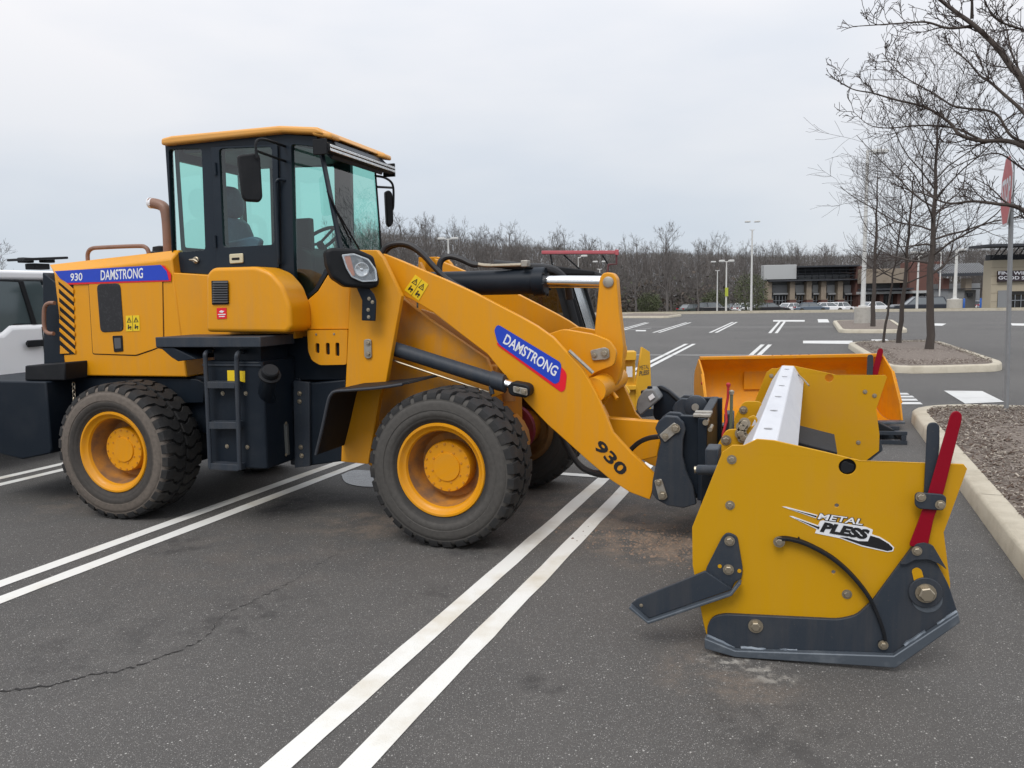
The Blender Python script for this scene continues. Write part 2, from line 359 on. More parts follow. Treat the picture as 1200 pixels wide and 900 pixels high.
def asphalt_material():
    m = bpy.data.materials.new('asphalt'); m.use_nodes = True; t = m.node_tree; n = t.nodes; l = t.links; b = n['Principled BSDF']
    tc = n.new('ShaderNodeTexCoord'); O = tc.outputs['Object']
    def noise(sc, det=4, ro=.5):
        q = n.new('ShaderNodeTexNoise'); q.inputs['Scale'].default_value = sc; q.inputs['Detail'].default_value = det; q.inputs['Roughness'].default_value = ro; l.new(O, q.inputs['Vector']); return q.outputs['Fac']
    def rng_(v, a, c, lo=0, hi=1):
        q = n.new('ShaderNodeMapRange'); q.interpolation_type = 'SMOOTHSTEP'
        for i, x in enumerate((a, c, lo, hi)): q.inputs[i + 1].default_value = x
        l.new(v, q.inputs[0]); return q.outputs[0]
    def mix(f, a, c):
        q = n.new('ShaderNodeMix'); q.data_type = 'RGBA'
        if isinstance(f, float): q.inputs[0].default_value = f
        else: l.new(f, q.inputs[0])
        for s, v in ((6, a), (7, c)):
            if isinstance(v, tuple): q.inputs[s].default_value = v + (1,)
            else: l.new(v, q.inputs[s])
        return q.outputs[2]
    def math_(op, a, c):
        q = n.new('ShaderNodeMath'); q.operation = op
        for i, v in enumerate((a, c)):
            if isinstance(v, (int, float)): q.inputs[i].default_value = v
            else: l.new(v, q.inputs[i])
        return q.outputs[0]
    col = mix(rng_(noise(.35, 6), .35, .68), (.067, .0635, .0605), (.093, .088, .083))
    col = mix(rng_(noise(2.6, 6, .6), .40, .72, 0, .7), col, (.094, .088, .082))
    col = mix(rng_(noise(70, 3, .7), .50, .72, 0, .55), col, (.036, .035, .034))
    col = mix(rng_(noise(240, 2, .6), .42, .62, 0, .55), col, (.135, .131, .126))
    col = mix(rng_(noise(330, 2, .6), .50, .66, 0, .6), col, (.034, .033, .032))
    # stone chips in the binder: cells of two sizes, a share of them pale
    for sc, hi, tone in ((150, .70, (.36, .35, .33)), (78, .90, (.50, .49, .46)), (210, .62, (.27, .265, .25))):
        v = n.new('ShaderNodeTexVoronoi'); v.inputs['Scale'].default_value = sc; l.new(O, v.inputs['Vector'])
        s = n.new('ShaderNodeSeparateColor'); l.new(v.outputs['Color'], s.inputs[0])
        pick = rng_(s.outputs[0], hi, hi + .10)
        core = rng_(v.outputs['Distance'], .38, .12)
        col = mix(math_('MULTIPLY', pick, core), col, tone)
    # brown soil tracked in: blotches round two places, ragged by noise
    for (cx, cy, r, a) in DIRT_SPOTS:
        d = n.new('ShaderNodeVectorMath'); d.operation = 'DISTANCE'; l.new(O, d.inputs[0]); d.inputs[1].default_value = (cx, cy, 0)
        k = math_('MULTIPLY', rng_(d.outputs['Value'], r, r * .25), rng_(noise(3.6, 8, .68), .42, .66))
        k2 = math_('MULTIPLY', k, rng_(noise(38, 5, .7), .30, .62, .35, 1))
        col = mix(math_('MULTIPLY', k2, a * .8), col, (.31, .235, .175))
    for spots, tone, sc in ((OIL_SHADE_SPOTS, (.030, .029, .029), 5.5), (SALT_SPOTS, (.42, .40, .36), 14)):
        for (cx, cy, r, a) in spots:
            d = n.new('ShaderNodeVectorMath'); d.operation = 'DISTANCE'; l.new(O, d.inputs[0]); d.inputs[1].default_value = (cx, cy, 0)
            k = math_('MULTIPLY', rng_(d.outputs['Value'], r, r * .2), rng_(noise(sc, 8, .66), .46, .62))
            col = mix(math_('MULTIPLY', k, a), col, tone)
    l.new(col, b.inputs['Base Color']); b.inputs['Roughness'].default_value = .8; b.inputs['Specular IOR Level'].default_value = .35
    bp = n.new('ShaderNodeBump'); bp.inputs['Strength'].default_value = .6; bp.inputs['Distance'].default_value = .006
    l.new(noise(120, 5, .7), bp.inputs['Height']); l.new(bp.outputs[0], b.inputs['Normal'])
    return m
_d = [gnd(440, 610), gnd(790, 640), gnd(745, 625), gnd(330, 640), gnd(690, 590), gnd(90, 590), gnd(850, 790)]
DIRT_SPOTS = [(_d[0].x, _d[0].y, .62, .55), (_d[1].x, _d[1].y, .62, .95), (_d[2].x, _d[2].y, .8, .55), (_d[3].x, _d[3].y, 1.3, .12), (_d[4].x, _d[4].y, 1.0, .35), (_d[5].x, _d[5].y, .7, .3), (_d[6].x, _d[6].y, .4, .5)]
_o = [gnd(300, 720), gnd(640, 800), gnd(520, 700), gnd(120, 760), gnd(210, 640), gnd(900, 860), gnd(560, 640), gnd(350, 590)]
OIL_SHADE_SPOTS = [(p.x, p.y, r, a) for p, (r, a) in zip(_o, ((.5, .5), (.16, .7), (.3, .45), (.7, .35), (.35, .6), (.5, .4), (.45, .6), (.6, .6)))]  # oil blotches; the last ones paint shade onto the asphalt under the loader
_s = [gnd(868, 775), gnd(905, 792), gnd(842, 772)]
SALT_SPOTS = [(_s[0].x, _s[0].y, .16, .7), (_s[1].x, _s[1].y, .14, .6), (_s[2].x, _s[2].y, .12, .6)]
M_asph = asphalt_material()
M_line = material('worn_white_road_paint', (.72, .715, .68), .7, dirt=(.48, .41, .29), amount=.75, scale=1.8, pits=(75, .83, (.09, .086, .08)), bump=.4, fine=160, dirt_lo=.48, dirt_hi=.74)
M_line2 = material('far_white_road_paint', (.60, .60, .585), .7, dirt=(.36, .355, .34), amount=.5, scale=2.5)
M_conc = material('kerb_concrete', (.50, .455, .365), .85, dirt=(.32, .28, .21), amount=.6, scale=5, bump=.5, fine=110, dirt_lo=.45, dirt_hi=.72)
M_conc2 = material('pale_concrete', (.44, .42, .38), .85, dirt=(.28, .26, .23), amount=.6, scale=6, bump=.3)

V = []; Fq = []
ws = [-80, -10, 0, 10, 20, 40, 66, 71, 80, 95, 110, 150, 190, 900]; us = [-900, -300, -60, -20, 0, 20, 60, 300, 900]
for w in ws:
    for u in us:
        p = PK.W(u, w, 0); p.z = gz(p); V.append(p)
for i in range(len(ws) - 1):
    for j in range(len(us) - 1):
        q = i * len(us) + j; Fq.append((q, q + 1, q + 1 + len(us), q + len(us)))
g = MB(); g.v = V; g.f = Fq
ground = link('parking_lot_asphalt', mesh_of('asphalt', g), M_asph); struct(ground); INV[ground.name] = Matrix()

def stripe_uw(u0, u1, w0, w1, z=.004, mat=None, wob=True):
    b = MB(); m = max(2, int((w1 - w0) / .25)) if wob else 2; lr = []
    for k in range(m + 1):
        w = w0 + (w1 - w0) * k / m
        e = [random.uniform(-.004, .004) if wob else 0 for _ in (0, 1)]
        lr.append((PK.W(u0 + e[0], w, 0), PK.W(u1 + e[1], w, 0)))
    for a, c in lr:
        for p in (a, c): p.z = gz(p) + z; b.v.append(p)
    for k in range(m): b.f.append((2 * k, 2 * k + 1, 2 * k + 3, 2 * k + 2))
    return build('parking_line', b, mat or M_line, ground)
far_w = pk(gnd(768, 538))[1]
for c0, c1 in ((-1.742, -1.477), (-4.490, -4.243), (-7.30, -7.03), (-10.05, -9.78), (-12.8, -12.53)):
    for c in (c0, c1): stripe_uw(c - .055, c + .055, -4, far_w)
wl = pk(gnd(690, 558))[1]
b = MB(); b.v = [PK.W(u, w, .006) for u, w in ((-14, wl - .05), (.55, wl - .05), (.55, wl + .05), (-14, wl + .05))]; b.f = [(0, 1, 2, 3)]
build('parking_line', b, M_line, ground)
def mark(t, name='road_marking'):            # flat paint by its four corners on the ground
    b = MB(); b.v = [gnd(x, y) + Vector((0, 0, .008)) for x, y in pts(t)]; b.f = [tuple(range(len(b.v)))]
    return build(name, b, M_line2, ground)
def far_line(p, q, wd):
    a, c = gnd(*p), gnd(*q); s = (c - a).cross(Vector((0, 0, 1))).normalized() * wd / 2
    b = MB(); b.v = [v + Vector((0, 0, .008)) for v in (a - s, a + s, c + s, c - s)]; b.f = [(0, 1, 2, 3)]
    return build('parking_line', b, M_line2, ground)
for p, q in (((722, 387.5), (757, 378)), ((724, 389), (760, 378.4)), ((765.4, 390), (804.5, 378)), ((772, 390), (809.4, 378)), ((832, 390), (859, 377.6)), ((839, 390), (863.4, 377.6)),
             ((902, 390.6), (913.7, 376.9)), ((909.6, 390.6), (919.6, 376.9)), ((730, 440.5), (804.5, 403.2)), ((732, 445), (813.5, 403.2)), ((865, 430), (893.8, 404)), ((874, 431), (902.4, 404))):
    far_line(p, q, .12)
for p, q in (((725, 383.4), (976, 383.4)), ((725, 416.2), (990, 416.8)), ((731, 387), (763, 385))):
    far_line(p, q, .10)
for t in ('906,375.2 943,375.2 943,377 906,377', '958,374.2 970,374.2 972,378 959,378', '941,399.5 999,399.5 999,403.4 941,402.6', '1021,398 1040,398 1043,401.4 1022,401.4',
          '1091,379 1109,379.4 1104,382 1092,381.6', '1184,379 1204,379.4 1204,382 1186,381.6', '1106,458.3 1151,458.8 1177,471.6 1131,473.6',
          '1040,461 1063,461 1066,463 1040,463', '1040,464.3 1069,464.3 1072,466.4 1040,466.4', '1040,467.8 1073.5,467.8 1076,470.2 1040,470.2', '1040,471.7 1078,471.7 1081.5,474.4 1040,474.4', '745,387 757,387 757,388.4 745,388.4'):
    mark(t)
# long meandering crack
cp = [(-6, 811), (40, 806), (78, 799), (110, 790), (143, 786), (175, 775), (205, 765), (232, 752), (247, 742), (262, 722), (290, 708), (318, 694), (345, 680), (372, 662), (402, 645)]
b = MB(); C = [gnd(x, y) for x, y in cp]; P2 = catmull(C, 8)
for i, p in enumerate(P2):
    j = Vector((random.uniform(-1, 1), random.uniform(-1, 1), 0)) * .012
    hw = (.0042 + .0022 * math.sin(i * 1.7)) * (1 - .75 * i / len(P2)) + .0012
    b.v += [p + j + Vector((0, hw, .003)), p + j + Vector((0, -hw, .003))]
for i in range(len(P2) - 1): b.f.append((2 * i, 2 * i + 1, 2 * i + 3, 2 * i + 2))
build('pavement_crack', b, material('crack_dark', (.022, .021, .021), .95), ground)  # thin dark ribbon lying along the crack
# wet patch by the front wheel
M_wet = material('wet_film', (.07, .072, .075), .22, spec=.5, dirt=(.05, .05, .05), amount=.6, scale=9)
b = MB(); c0 = gnd(424, 562); q = [(400, 557), (412, 552), (428, 551.5), (446, 555), (452, 563), (446, 570), (430, 571), (414, 569), (404, 565)]
qq = catmull([gnd(x, y) + Vector((0, 0, .0055)) for x, y in q + q[:1]], 5)[:-1]; b.v = qq; b.f = [tuple(range(len(qq)))]
struct(build('puddle', b, M_wet, ground))

# ------------------------------------------------------------------ kerbed islands
M_mulch = material('mulch_bed', (.135, .108, .090), .95, dirt=(.27, .23, .195), amount=.8, scale=26, bump=1.0, fine=55, dirt_lo=.42, dirt_hi=.66)
M_chip = [material('wood_chip_' + k, c, .9) for k, c in (('grey', (.25, .215, .185)), ('brown', (.125, .088, .068)), ('pale', (.44, .39, .33)))]
def offset_in(L_, d):
    n_ = len(L_); o = []
    for i in range(n_):
        a, c, e = L_[i - 1], L_[i], L_[(i + 1) % n_]
        t1 = (c - a).normalized(); t2 = (e - c).normalized(); n1 = Vector((-t1.y, t1.x, 0)); n2 = Vector((-t2.y, t2.x, 0)); m = (n1 + n2).normalized()
        o.append(c + m * d / max(.35, m.dot(n1)))
    return o
def island(outline, label, chips=0, kerb_len=3.0, h=.14, mound=.06, wdt=.17):
    # outline counter-clockwise, corners rounded beforehand; kerb cast in lengths with joints between them
    L_ = [Vector((p.x, p.y, 0)) for p in outline]
    if sum(a.x * c.y - c.x * a.y for a, c in zip(L_, L_[1:] + L_[:1])) < 0: L_.reverse()
    I_ = offset_in(L_, wdt); c = sum(I_, Vector()) / len(I_)
    J_ = [p.lerp(c, .35) for p in I_]
    b = MB(); n_ = len(L_); z0 = gz(c)
    b.v = [p + Vector((0, 0, z0 + h - .03)) for p in offset_in(L_, wdt - .01)] + [p + Vector((0, 0, z0 + h + mound)) for p in J_] + [c + Vector((0, 0, z0 + h + mound * 1.2))]
    for k in range(n_):
        k2 = (k + 1) % n_; b.f += [(k, k2, n_ + k2, n_ + k), (n_ + k, n_ + k2, 2 * n_)]
    o = struct(link('mulch_bed', mesh_of('mulch_bed', b, angle=80), M_mulch)); INV[o.name] = Matrix(); o['label'] = label
    seg = []; acc = 0
    for k in range(n_):
        seg.append(k); acc += (L_[(k + 1) % n_] - L_[k]).length
        if acc > kerb_len or k == n_ - 1:
            m = MB(); ks = seg + [(k + 1) % n_]; rings = []
            for q in ks:
                d = (I_[q] - L_[q]).normalized(); t = Vector((d.y, -d.x, 0))
                sh = t * (.004 if q == ks[0] else -.004 if q == ks[-1] else 0) * -1
                zz = [0, 0]
                rings.append([L_[q] + sh + Vector((0, 0, z0 - .05)), L_[q] + sh + d * .012 + Vector((0, 0, z0 + h - .025)), L_[q] + sh + d * .035 + Vector((0, 0, z0 + h + zz[0])), I_[q] + sh + Vector((0, 0, z0 + h + zz[1])), I_[q] + sh + Vector((0, 0, z0 - .05))])
            m.ring_faces(rings); build('kerb', m, M_conc, o, angle=50); seg = []; acc = 0
    if chips:
        xs = [p.x for p in I_]; ys = [p.y for p in I_]; 
        def inside(x, y):
            r = False; j = len(I_) - 1
            for i in range(len(I_)):
                if (I_[i].y > y) != (I_[j].y > y) and x < (I_[j].x - I_[i].x) * (y - I_[i].y) / (I_[j].y - I_[i].y) + I_[i].x: r = not r
                j = i
            return r
        def chip_mesh(cnt, far_bias, lo, hi):
            Vv = []; Ff = []
            while len(Ff) < cnt * 6:
                x = rng.uniform(min(xs), max(xs)); y = rng.uniform(min(ys), max(ys))
                if far_bias and not (chip_w0 < pk((x, y, 0))[1] and pk((x, y, 0))[0] < chip_u1): continue
                if not inside(x, y): continue
                ln, wd, th = rng.uniform(lo, hi), rng.uniform(.005, .014), rng.uniform(.002, .006)
                rot = Matrix.Rotation(rng.uniform(0, 6.28), 3, 'Z') @ Matrix.Rotation(rng.normal(0, .35), 3, 'Y') @ Matrix.Rotation(rng.normal(0, .5), 3, 'X')
                d = min(1, (Vector((x, y, 0)) - c).length / 3)
                o_ = Vector((x, y, z0 + h - .012 + mound * 1.1 * (1 - d * .5) + rng.uniform(0, .022))); bi = len(Vv)
                for sx, sy, sz in ((-1, -1, -1), (1, -1, -1), (1, 1, -1), (-1, 1, -1), (-1, -1, 1), (1, -1, 1), (1, 1, 1), (-1, 1, 1)):
                    Vv.append(o_ + rot @ Vector((sx * ln / 2, sy * wd / 2, sz * th / 2)))
                Ff += [(bi, bi + 3, bi + 2, bi + 1), (bi + 4, bi + 5, bi + 6, bi + 7), (bi, bi + 1, bi + 5, bi + 4), (bi + 1, bi + 2, bi + 6, bi + 5), (bi + 2, bi + 3, bi + 7, bi + 6), (bi + 3, bi, bi + 4, bi + 7)]
            me = np_mesh('wood_chips', Vv, Ff)
            for mm in M_chip: me.materials.append(mm)
            me.polygons.foreach_set('material_index', np.repeat(rng.choice(3, cnt, p=[.45, .38, .17]), 6)[:len(me.polygons)])
            s = link('wood_chips', me, None, o); stuff(s)
        chip_mesh(chips, True, .012, .045)
    return o
chip_w0 = 3.2; chip_u1 = 4.9
w_far = pk(gnd(1140, 473, .14))[1]
near_out = [(1.12, -3), (1.12, w_far - .9)] + [(1.12 + .95 - .95 * math.cos(t), w_far - .9 + .9 * math.sin(t)) for t in np.linspace(.2, 1.57, 7)] + [(3.2, w_far - .02), (5.3, w_far - .1), (5.9, w_far - .8), (5.9, -3)]
dens = []
for i, (u, w) in enumerate(near_out):
    if i and i < 2 or i == len(near_out) - 1:
        pu, pw = near_out[i - 1]; m = int(abs(w - pw) / 1.0)
        dens += [(pu + (u - pu) * k / m, pw + (w - pw) * k / m) for k in range(1, m)]
    dens.append((u, w))
isl_near = island([PK.W(u, w, 0) for u, w in dens], 'kerbed bed of brown wood chips beside the mustard pusher', 26000, mound=.02)
def px_island(t, label, chips=0, r=.6, **k):
    P_ = [gnd(x, y) for x, y in pts(t)]
    q = round_poly([(p.x, p.y) for p in P_], r, 4); d = []
    for a, c in zip(q, q[1:] + q[:1]):
        m = max(1, int((Vector(c) - Vector(a)).length / 1.2)); d += [Vector((a[0] + (c[0] - a[0]) * k / m, a[1] + (c[1] - a[1]) * k / m, 0)) for k in range(m)]
    return island(d, label, chips, **k)
chip_w0 = -99; chip_u1 = 999
isl_mid = px_island('990,405.5 1038,439 1172,435.5 1176,431.5 1098,403.8', 'kerbed mulch bed with two bare trees behind the orange bucket', 5000, 1.0)
isl_far = px_island('975.5,378.5 983,390.5 1065,390.5 1046,377.5', 'small kerbed mulch bed round the concrete lamp base', 0, .8)
px_island('700,372.8 783,372.8 800,370.6 740,369.2', 'low kerbed verge at the far end of the rows of stalls', 0, .5)

# far verge, woodland floor
b = MB()
for u0, u1 in ((-140, 140),):
    b.box(PK, u0, u1, 63.2, 63.5, -.05, .17)
struct(build('far_kerb', b, M_conc, ground))
M_verge = material('dry_grass_verge', (.17, .14, .085), .95, dirt=(.10, .10, .045), amount=.8, scale=1.2, bump=.6, fine=30)
b = MB(); b.v = [PK.W(u, w, .15) for u, w in ((-140, 63.5), (140, 63.5), (140, 66.2), (-140, 66.2))] + [PK.W(u, 66.4, -.1) for u in (140, -140)]; b.f = [(0, 1, 2, 3), (3, 2, 4, 5)]
struct(build('far_verge', b, M_verge, ground))
M_floor = material('woodland_floor', (.075, .060, .045), .98, dirt=(.12, .095, .07), amount=.8, scale=.6)
b = MB()
for x0, x1, y0, y1 in ((-260, 34, 112, 420), (34, 300, 158, 420)):
    o_ = len(b.v); b.v += [Vector((x, y, 0)) for x, y in ((x0, y0), (x1, y0), (x1, y1), (x0, y1))]; b.f.append((o_, o_ + 1, o_ + 2, o_ + 3))
for p in b.v: p.z = gz(p) + .12
struct(build('woodland_floor', b, M_floor, ground))

# ------------------------------------------------------------------ bare trees
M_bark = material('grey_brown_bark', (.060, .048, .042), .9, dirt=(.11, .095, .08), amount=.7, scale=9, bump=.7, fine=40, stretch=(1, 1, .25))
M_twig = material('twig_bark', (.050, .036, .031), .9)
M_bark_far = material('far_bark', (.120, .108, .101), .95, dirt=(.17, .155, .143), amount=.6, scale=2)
def grow(rs, pos, d, length, r, level, maxl, out, up=.25, spread=.75, kids=(6, 5, 4, 3), wob=.16, seg=(9, 6, 5, 3), rmin=.0025, ratio=.55):
    m = seg[min(level, len(seg) - 1)]; P = [pos]; rr = [r]; d = d.normalized()
    for k in range(m):
        d = (d + Vector(rs.normal(0, wob, 3)) + Vector((0, 0, up * .12))).normalized()
        P.append(P[-1] + d * length / m); rr.append(max(rmin, r * (1 - .72 * (k + 1) / m)))
    out.append((level, P, rr))
    if level >= maxl: return
    n_ = kids[min(level, len(kids) - 1)]
    for k in range(n_):
        f = rs.uniform(.25 if level else .32, 1.0); i = min(m - 1, int(f * m)); p = P[i].lerp(P[i + 1], f * m - i)
        t = (P[i + 1] - P[i]).normalized(); a = t.orthogonal().normalized(); a = Matrix.Rotation(rs.uniform(0, 6.283), 3, t) @ a
        nd = (t * rs.uniform(.45, .9) + a * rs.uniform(.6, 1.1) * spread + Vector((0, 0, up * .6))).normalized()
        grow(rs, p, nd, length * rs.uniform(.38, .62) * (1.1 - .35 * f), max(rmin, rr[i] * ratio), level + 1, maxl, out, up, spread, kids, wob, seg, rmin, ratio)
def tubes_np(branches, sides):
    V_, F_ = [], []; o = 0
    for lv, P, rr in branches:
        n_ = sides[min(lv, len(sides) - 1)]; m = len(P)
        A = np.array([tuple(p) for p in P]); T = np.gradient(A, axis=0); T /= np.linalg.norm(T, axis=1)[:, None] + 1e-9
        ref = np.array((.31, .17, .93)) if abs(T[0][2]) < .8 else np.array((.9, .3, .1))
        X = np.cross(T, ref); X /= np.linalg.norm(X, axis=1)[:, None] + 1e-9; Y = np.cross(T, X)
        ang = np.arange(n_) * 2 * math.pi / n_
        ring = A[:, None, :] + (X[:, None, :] * np.cos(ang)[None, :, None] + Y[:, None, :] * np.sin(ang)[None, :, None]) * np.array(rr)[:, None, None]
        V_.append(ring.reshape(-1, 3))
        i = np.arange(m - 1)[:, None] * n_; k = np.arange(n_)[None, :]; k2 = (k + 1) % n_
        F_.append((np.stack([i + k, i + k2, i + n_ + k2, i + n_ + k], -1) + o).reshape(-1, 4)); o += m * n_
    return np.concatenate(V_), np.concatenate(F_)
def tree_things(base, branches, label, group=None, name='bare_tree', mats=None, sides=(9, 6, 4, 3), split=1):
    t = root(name, base, label, 'tree', group)
    for nm, sel, mt in (('trunk', lambda l_: l_ == 0, (mats or (M_bark, M_twig))[0]), ('limb', lambda l_: l_ == 1, (mats or (M_bark, M_twig))[0]), ('crown', lambda l_: l_ > 1, (mats or (M_bark, M_twig))[1])):
        B = [q for q in branches if sel(q[0])]
        if not B: continue
        if nm == 'limb':
            for q in B:
                V_, F_ = tubes_np([q], sides); link(nm, np_mesh(nm, V_, F_), mt, t)
        else:
            V_, F_ = tubes_np(B, sides); o = link(nm, np_mesh(nm, V_, F_), mt, t)
            if nm == 'crown': stuff(o)
    return t
def young_tree(px, py, height, r, seed, label, lean=0, clear=.33, kids=(22, 9, 7, 4), maxl=3, spread=1.0, up=.35, ln=.42):
    rs = np.random.default_rng(seed); base = gnd(px, py, .15); br = []
    P = [Vector((0, 0, -.15))]; rr = [r * 1.25]; m = 14
    for k in range(m):
        P.append(Vector((lean * (k + 1) / m + rs.normal(0, .014), rs.normal(0, .014), height * .93 * (k + 1) / m))); rr.append(r * (1.05 - .95 * (k + 1) / m) + .006)
    br.append((0, P, rr))
    for k in range(kids[0]):
        f = clear + (1 - clear) * (k + rs.uniform(0, .8)) / kids[0] * .96; i = min(m - 1, int(f * m)); p = P[i].lerp(P[i + 1], f * m - i)
        a = k * 2.4 + rs.uniform(-.4, .4); el = .28 + .75 * (f - clear) / (1 - clear)
        d = Vector((math.cos(a), math.sin(a), math.tan(el)))
        grow(rs, p, d, height * ln * (.42 + .75 * math.sin(math.pi * (.12 + .80 * (f - clear) / (1 - clear)))) * rs.uniform(.75, 1.1), rr[i] * .42, 1, maxl, br, up, spread, (0,) + kids[1:], .13, (9, 8, 5, 3), .0035, .5)
    return tree_things(base, br, label)
young_tree(1088, 412, 5.9, .088, 3, 'tall bare young tree standing in the middle mulch bed left of the stop sign')
young_tree(1053, 404, 4.9, .060, 11, 'smaller bare tree left of the tall one in the same mulch bed', lean=.25, kids=(16, 8, 6, 3), ln=.38)
young_tree(1034.5, 403, 4.1, .030, 5, 'thin leaning bare sapling at the left end of the middle mulch bed', lean=.45, kids=(10, 6, 4, 3), clear=.45, ln=.30)
young_tree(1023, 383.5, 6.6, .085, 21, 'bare tree in the small mulch bed beside the concrete lamp base', kids=(11, 6, 4, 2), clear=.3, ln=.33)
# the big tree whose trunk stands outside the frame and whose limbs reach in at the upper right
rs = np.random.default_rng(4); tb = gnd(1300, 540, .15); br = []
P = [tb + Vector((0, 0, -.1)), tb + Vector((.02, 0, .8)), tb + Vector((-.03, .03, 1.7)), tb + Vector((.03, .05, 2.6)), tb + Vector((.05, .02, 3.6)), tb + Vector((.1, .05, 4.8)), tb + Vector((.05, .1, 6.0))]
br.append((0, P, [.17, .14, .125, .11, .085, .055, .02]))
def limb_px(t, Y0, Y1, r0, r1, trunk_z):
    q = pts(t); n_ = len(q); out_ = []
    if trunk_z: out_ = [tb + Vector((0, .03, trunk_z))]
    for i, (x, y) in enumerate(q):
        d = ray(x, y); out_.append(EYEV + d * ((Y0 + (Y1 - Y0) * i / (n_ - 1)) / d.y))
    C_ = catmull(out_, 5); m = len(C_)
    return C_, [r0 + (r1 - r0) * (k / (m - 1)) ** .8 for k in range(m)]
LIMBS = [('1225,160 1200,98 1184,77 1168,55 1142,30 1120,14 1100,-2 1070,-30', 7.9, 8.6, .044, .014, 2.7), ('1142,30 1112,33 1086,26 1060,27 1030,29 1000,31', 8.35, 8.6, .016, .004, 0),
         ('1225,190 1200,172 1178,165 1150,165 1125,158 1112,143 1085,126 1050,117 1022,109 998,104 973,89', 8.1, 9.3, .034, .004, 2.4), ('1225,290 1200,247 1168,239 1140,236 1110,238 1080,226 1060,225', 8.0, 8.5, .030, .004, 1.7),
         ('1215,150 1196,128 1178,112 1160,96 1150,90 1134,72 1117,58 1109,49', 8.3, 9.2, .024, .004, 0), ('1139,22 1139,0 1137,-25', 8.4, 8.3, .018, .008, 0), ('1225,175 1186,160 1165,132 1120,125 1095,110 1060,90 1042,72 1034,62', 8.6, 9.9, .022, .003, 2.3),
         ('1150,164 1118,150 1080,147 1040,150 1018,146 1000,131', 8.5, 9.6, .014, .003, 0), ('1225,40 1190,32 1165,20 1150,-8', 8.4, 8.3, .02, .006, 3.4), ('1225,120 1200,92 1185,60 1178,30 1160,5', 8.9, 9.4, .02, .004, 2.9), ('1225,215 1196,196 1170,180 1140,186 1112,200 1095,215', 8.8, 9.6, .016, .003, 2.2)]
for t, Y0, Y1, r0, r1, tz in LIMBS:
    C_, rr = limb_px(t, Y0, Y1, r0, r1, tz); br.append((1, C_, rr)); m = len(C_)
    for k in range(3 if tz else 1, m - 1):
        for _ in range(2 if k > m * .3 else 1):
            if rs.uniform() > .34: continue
            tg = (C_[k + 1] - C_[k]).normalized(); a = Matrix.Rotation(rs.uniform(0, 6.28), 3, tg) @ tg.orthogonal().normalized()
            d = (tg * .75 + a * .75 + Vector((-.1, 0, .22))).normalized()
            grow(rs, C_[k].lerp(C_[k + 1], rs.uniform()), d, rs.uniform(.18, .72) * (1 - .55 * k / m), max(.0048, min(rr[k] * .5, .009)), 2, 4, br, .34, .85, (0, 0, 5, 1), .19, (9, 8, 7, 4, 3), .0034, .62)
for k in range(5):
    a = rs.uniform(-.7, .8); h0 = rs.uniform(1.9, 5.2); grow(rs, tb + Vector((0, 0, h0)), Vector((math.cos(a), math.sin(a), .5)), rs.uniform(1.2, 2.2), .03, 1, 3, br, .3, .8, (0, 6, 4, 3), .14, (9, 8, 5, 3), .0024, .5)
br = [(l_, [p - tb for p in P_], r_) for l_, P_, r_ in br]
tree_things(tb, br, 'big bare tree whose limbs hang over the stop sign at the upper right', sides=(10, 7, 4, 3))

# ------------------------------------------------------------------ woodland beyond the lot
def wood_variant(seed, k1=16, tall=1.0, maxl=3, kk=(0, 6, 4, 3)):
    rs = np.random.default_rng(seed); br = []; m = 7
    P = [Vector((0, 0, -.3))]; rr = [.19]; dx = rs.normal(0, .05, 2)
    for k in range(m): P.append(Vector((dx[0] * k + rs.normal(0, .1), dx[1] * k + rs.normal(0, .1), 11.2 * (k + 1) / m))); rr.append(.17 * (1 - .9 * (k + 1) / m) + .012)
    br.append((0, P, rr))
    if rs.uniform() < .5: br.append((0, [P[2], P[2] + Vector((.7, .2, 2)), P[2] + Vector((1.2, .3, 4.5)), P[2] + Vector((1.4, .3, 7))], [.10, .08, .05, .015]))
    for k in range(k1):
        f = .22 + .76 * k / k1; i = min(m - 1, int(f * m)); p = P[i].lerp(P[i + 1], f * m - i); a = k * 2.4 + rs.uniform(-.5, .5)
        d = Vector((math.cos(a), math.sin(a), .55 + f)); grow(rs, p, d, 4.3 * (1.15 - .75 * f) * rs.uniform(.7, 1.2), .055 * (1.1 - f) + .014, 1, maxl, br, .5, .8, kk, .14, (7, 5, 3, 2), .010, .55)
    return br
WV = []
for s in range(6):
    V_, F_ = tubes_np(wood_variant(100 + s, 15, 1, 3, (0, 5, 4, 0)), (5, 3, 3, 3)); WV.append((V_, F_))
fine_tree = [wood_variant(300 + s, 20, 1, 3, (0, 7, 6, 0)) for s in range(3)]
def joined(items):
    VV, FF, o = [], [], 0
    for (V_, F_), p, h, a, wd in items:
        c_, s_ = math.cos(a), math.sin(a); k = h / 11.5
        X = np.stack([(V_[:, 0] * c_ - V_[:, 1] * s_) * k * wd + p.x, (V_[:, 0] * s_ + V_[:, 1] * c_) * k * wd + p.y, V_[:, 2] * k + p.z], -1)
        VV.append(X); FF.append(F_ + o); o += len(X)
    return np.concatenate(VV), np.concatenate(FF)
items = []
def wood_top(px):                            # silhouette of the wood in the photograph
    return float(np.interp(px, [-100, 440, 470, 520, 580, 640, 700, 740, 800, 860, 900, 1000, 1100, 1300], [300, 262, 264, 268, 279, 281, 290, 291, 292, 296, 297, 298, 296, 292]))
for k in range(330):
    px = rng.uniform(395, 1260); Y = rng.uniform(118, 190) if px < 870 else rng.uniform(165, 240)
    p = base_far(px, Y); top = wood_top(px) + rng.normal(6, 7)
    h = max(5, (345 - top) / 900 * Y + EYE - p.z); items.append((WV[k % 6], p, h, rng.uniform(0, 6.28), rng.uniform(.8, 1.25)))
V_, F_ = joined(items)
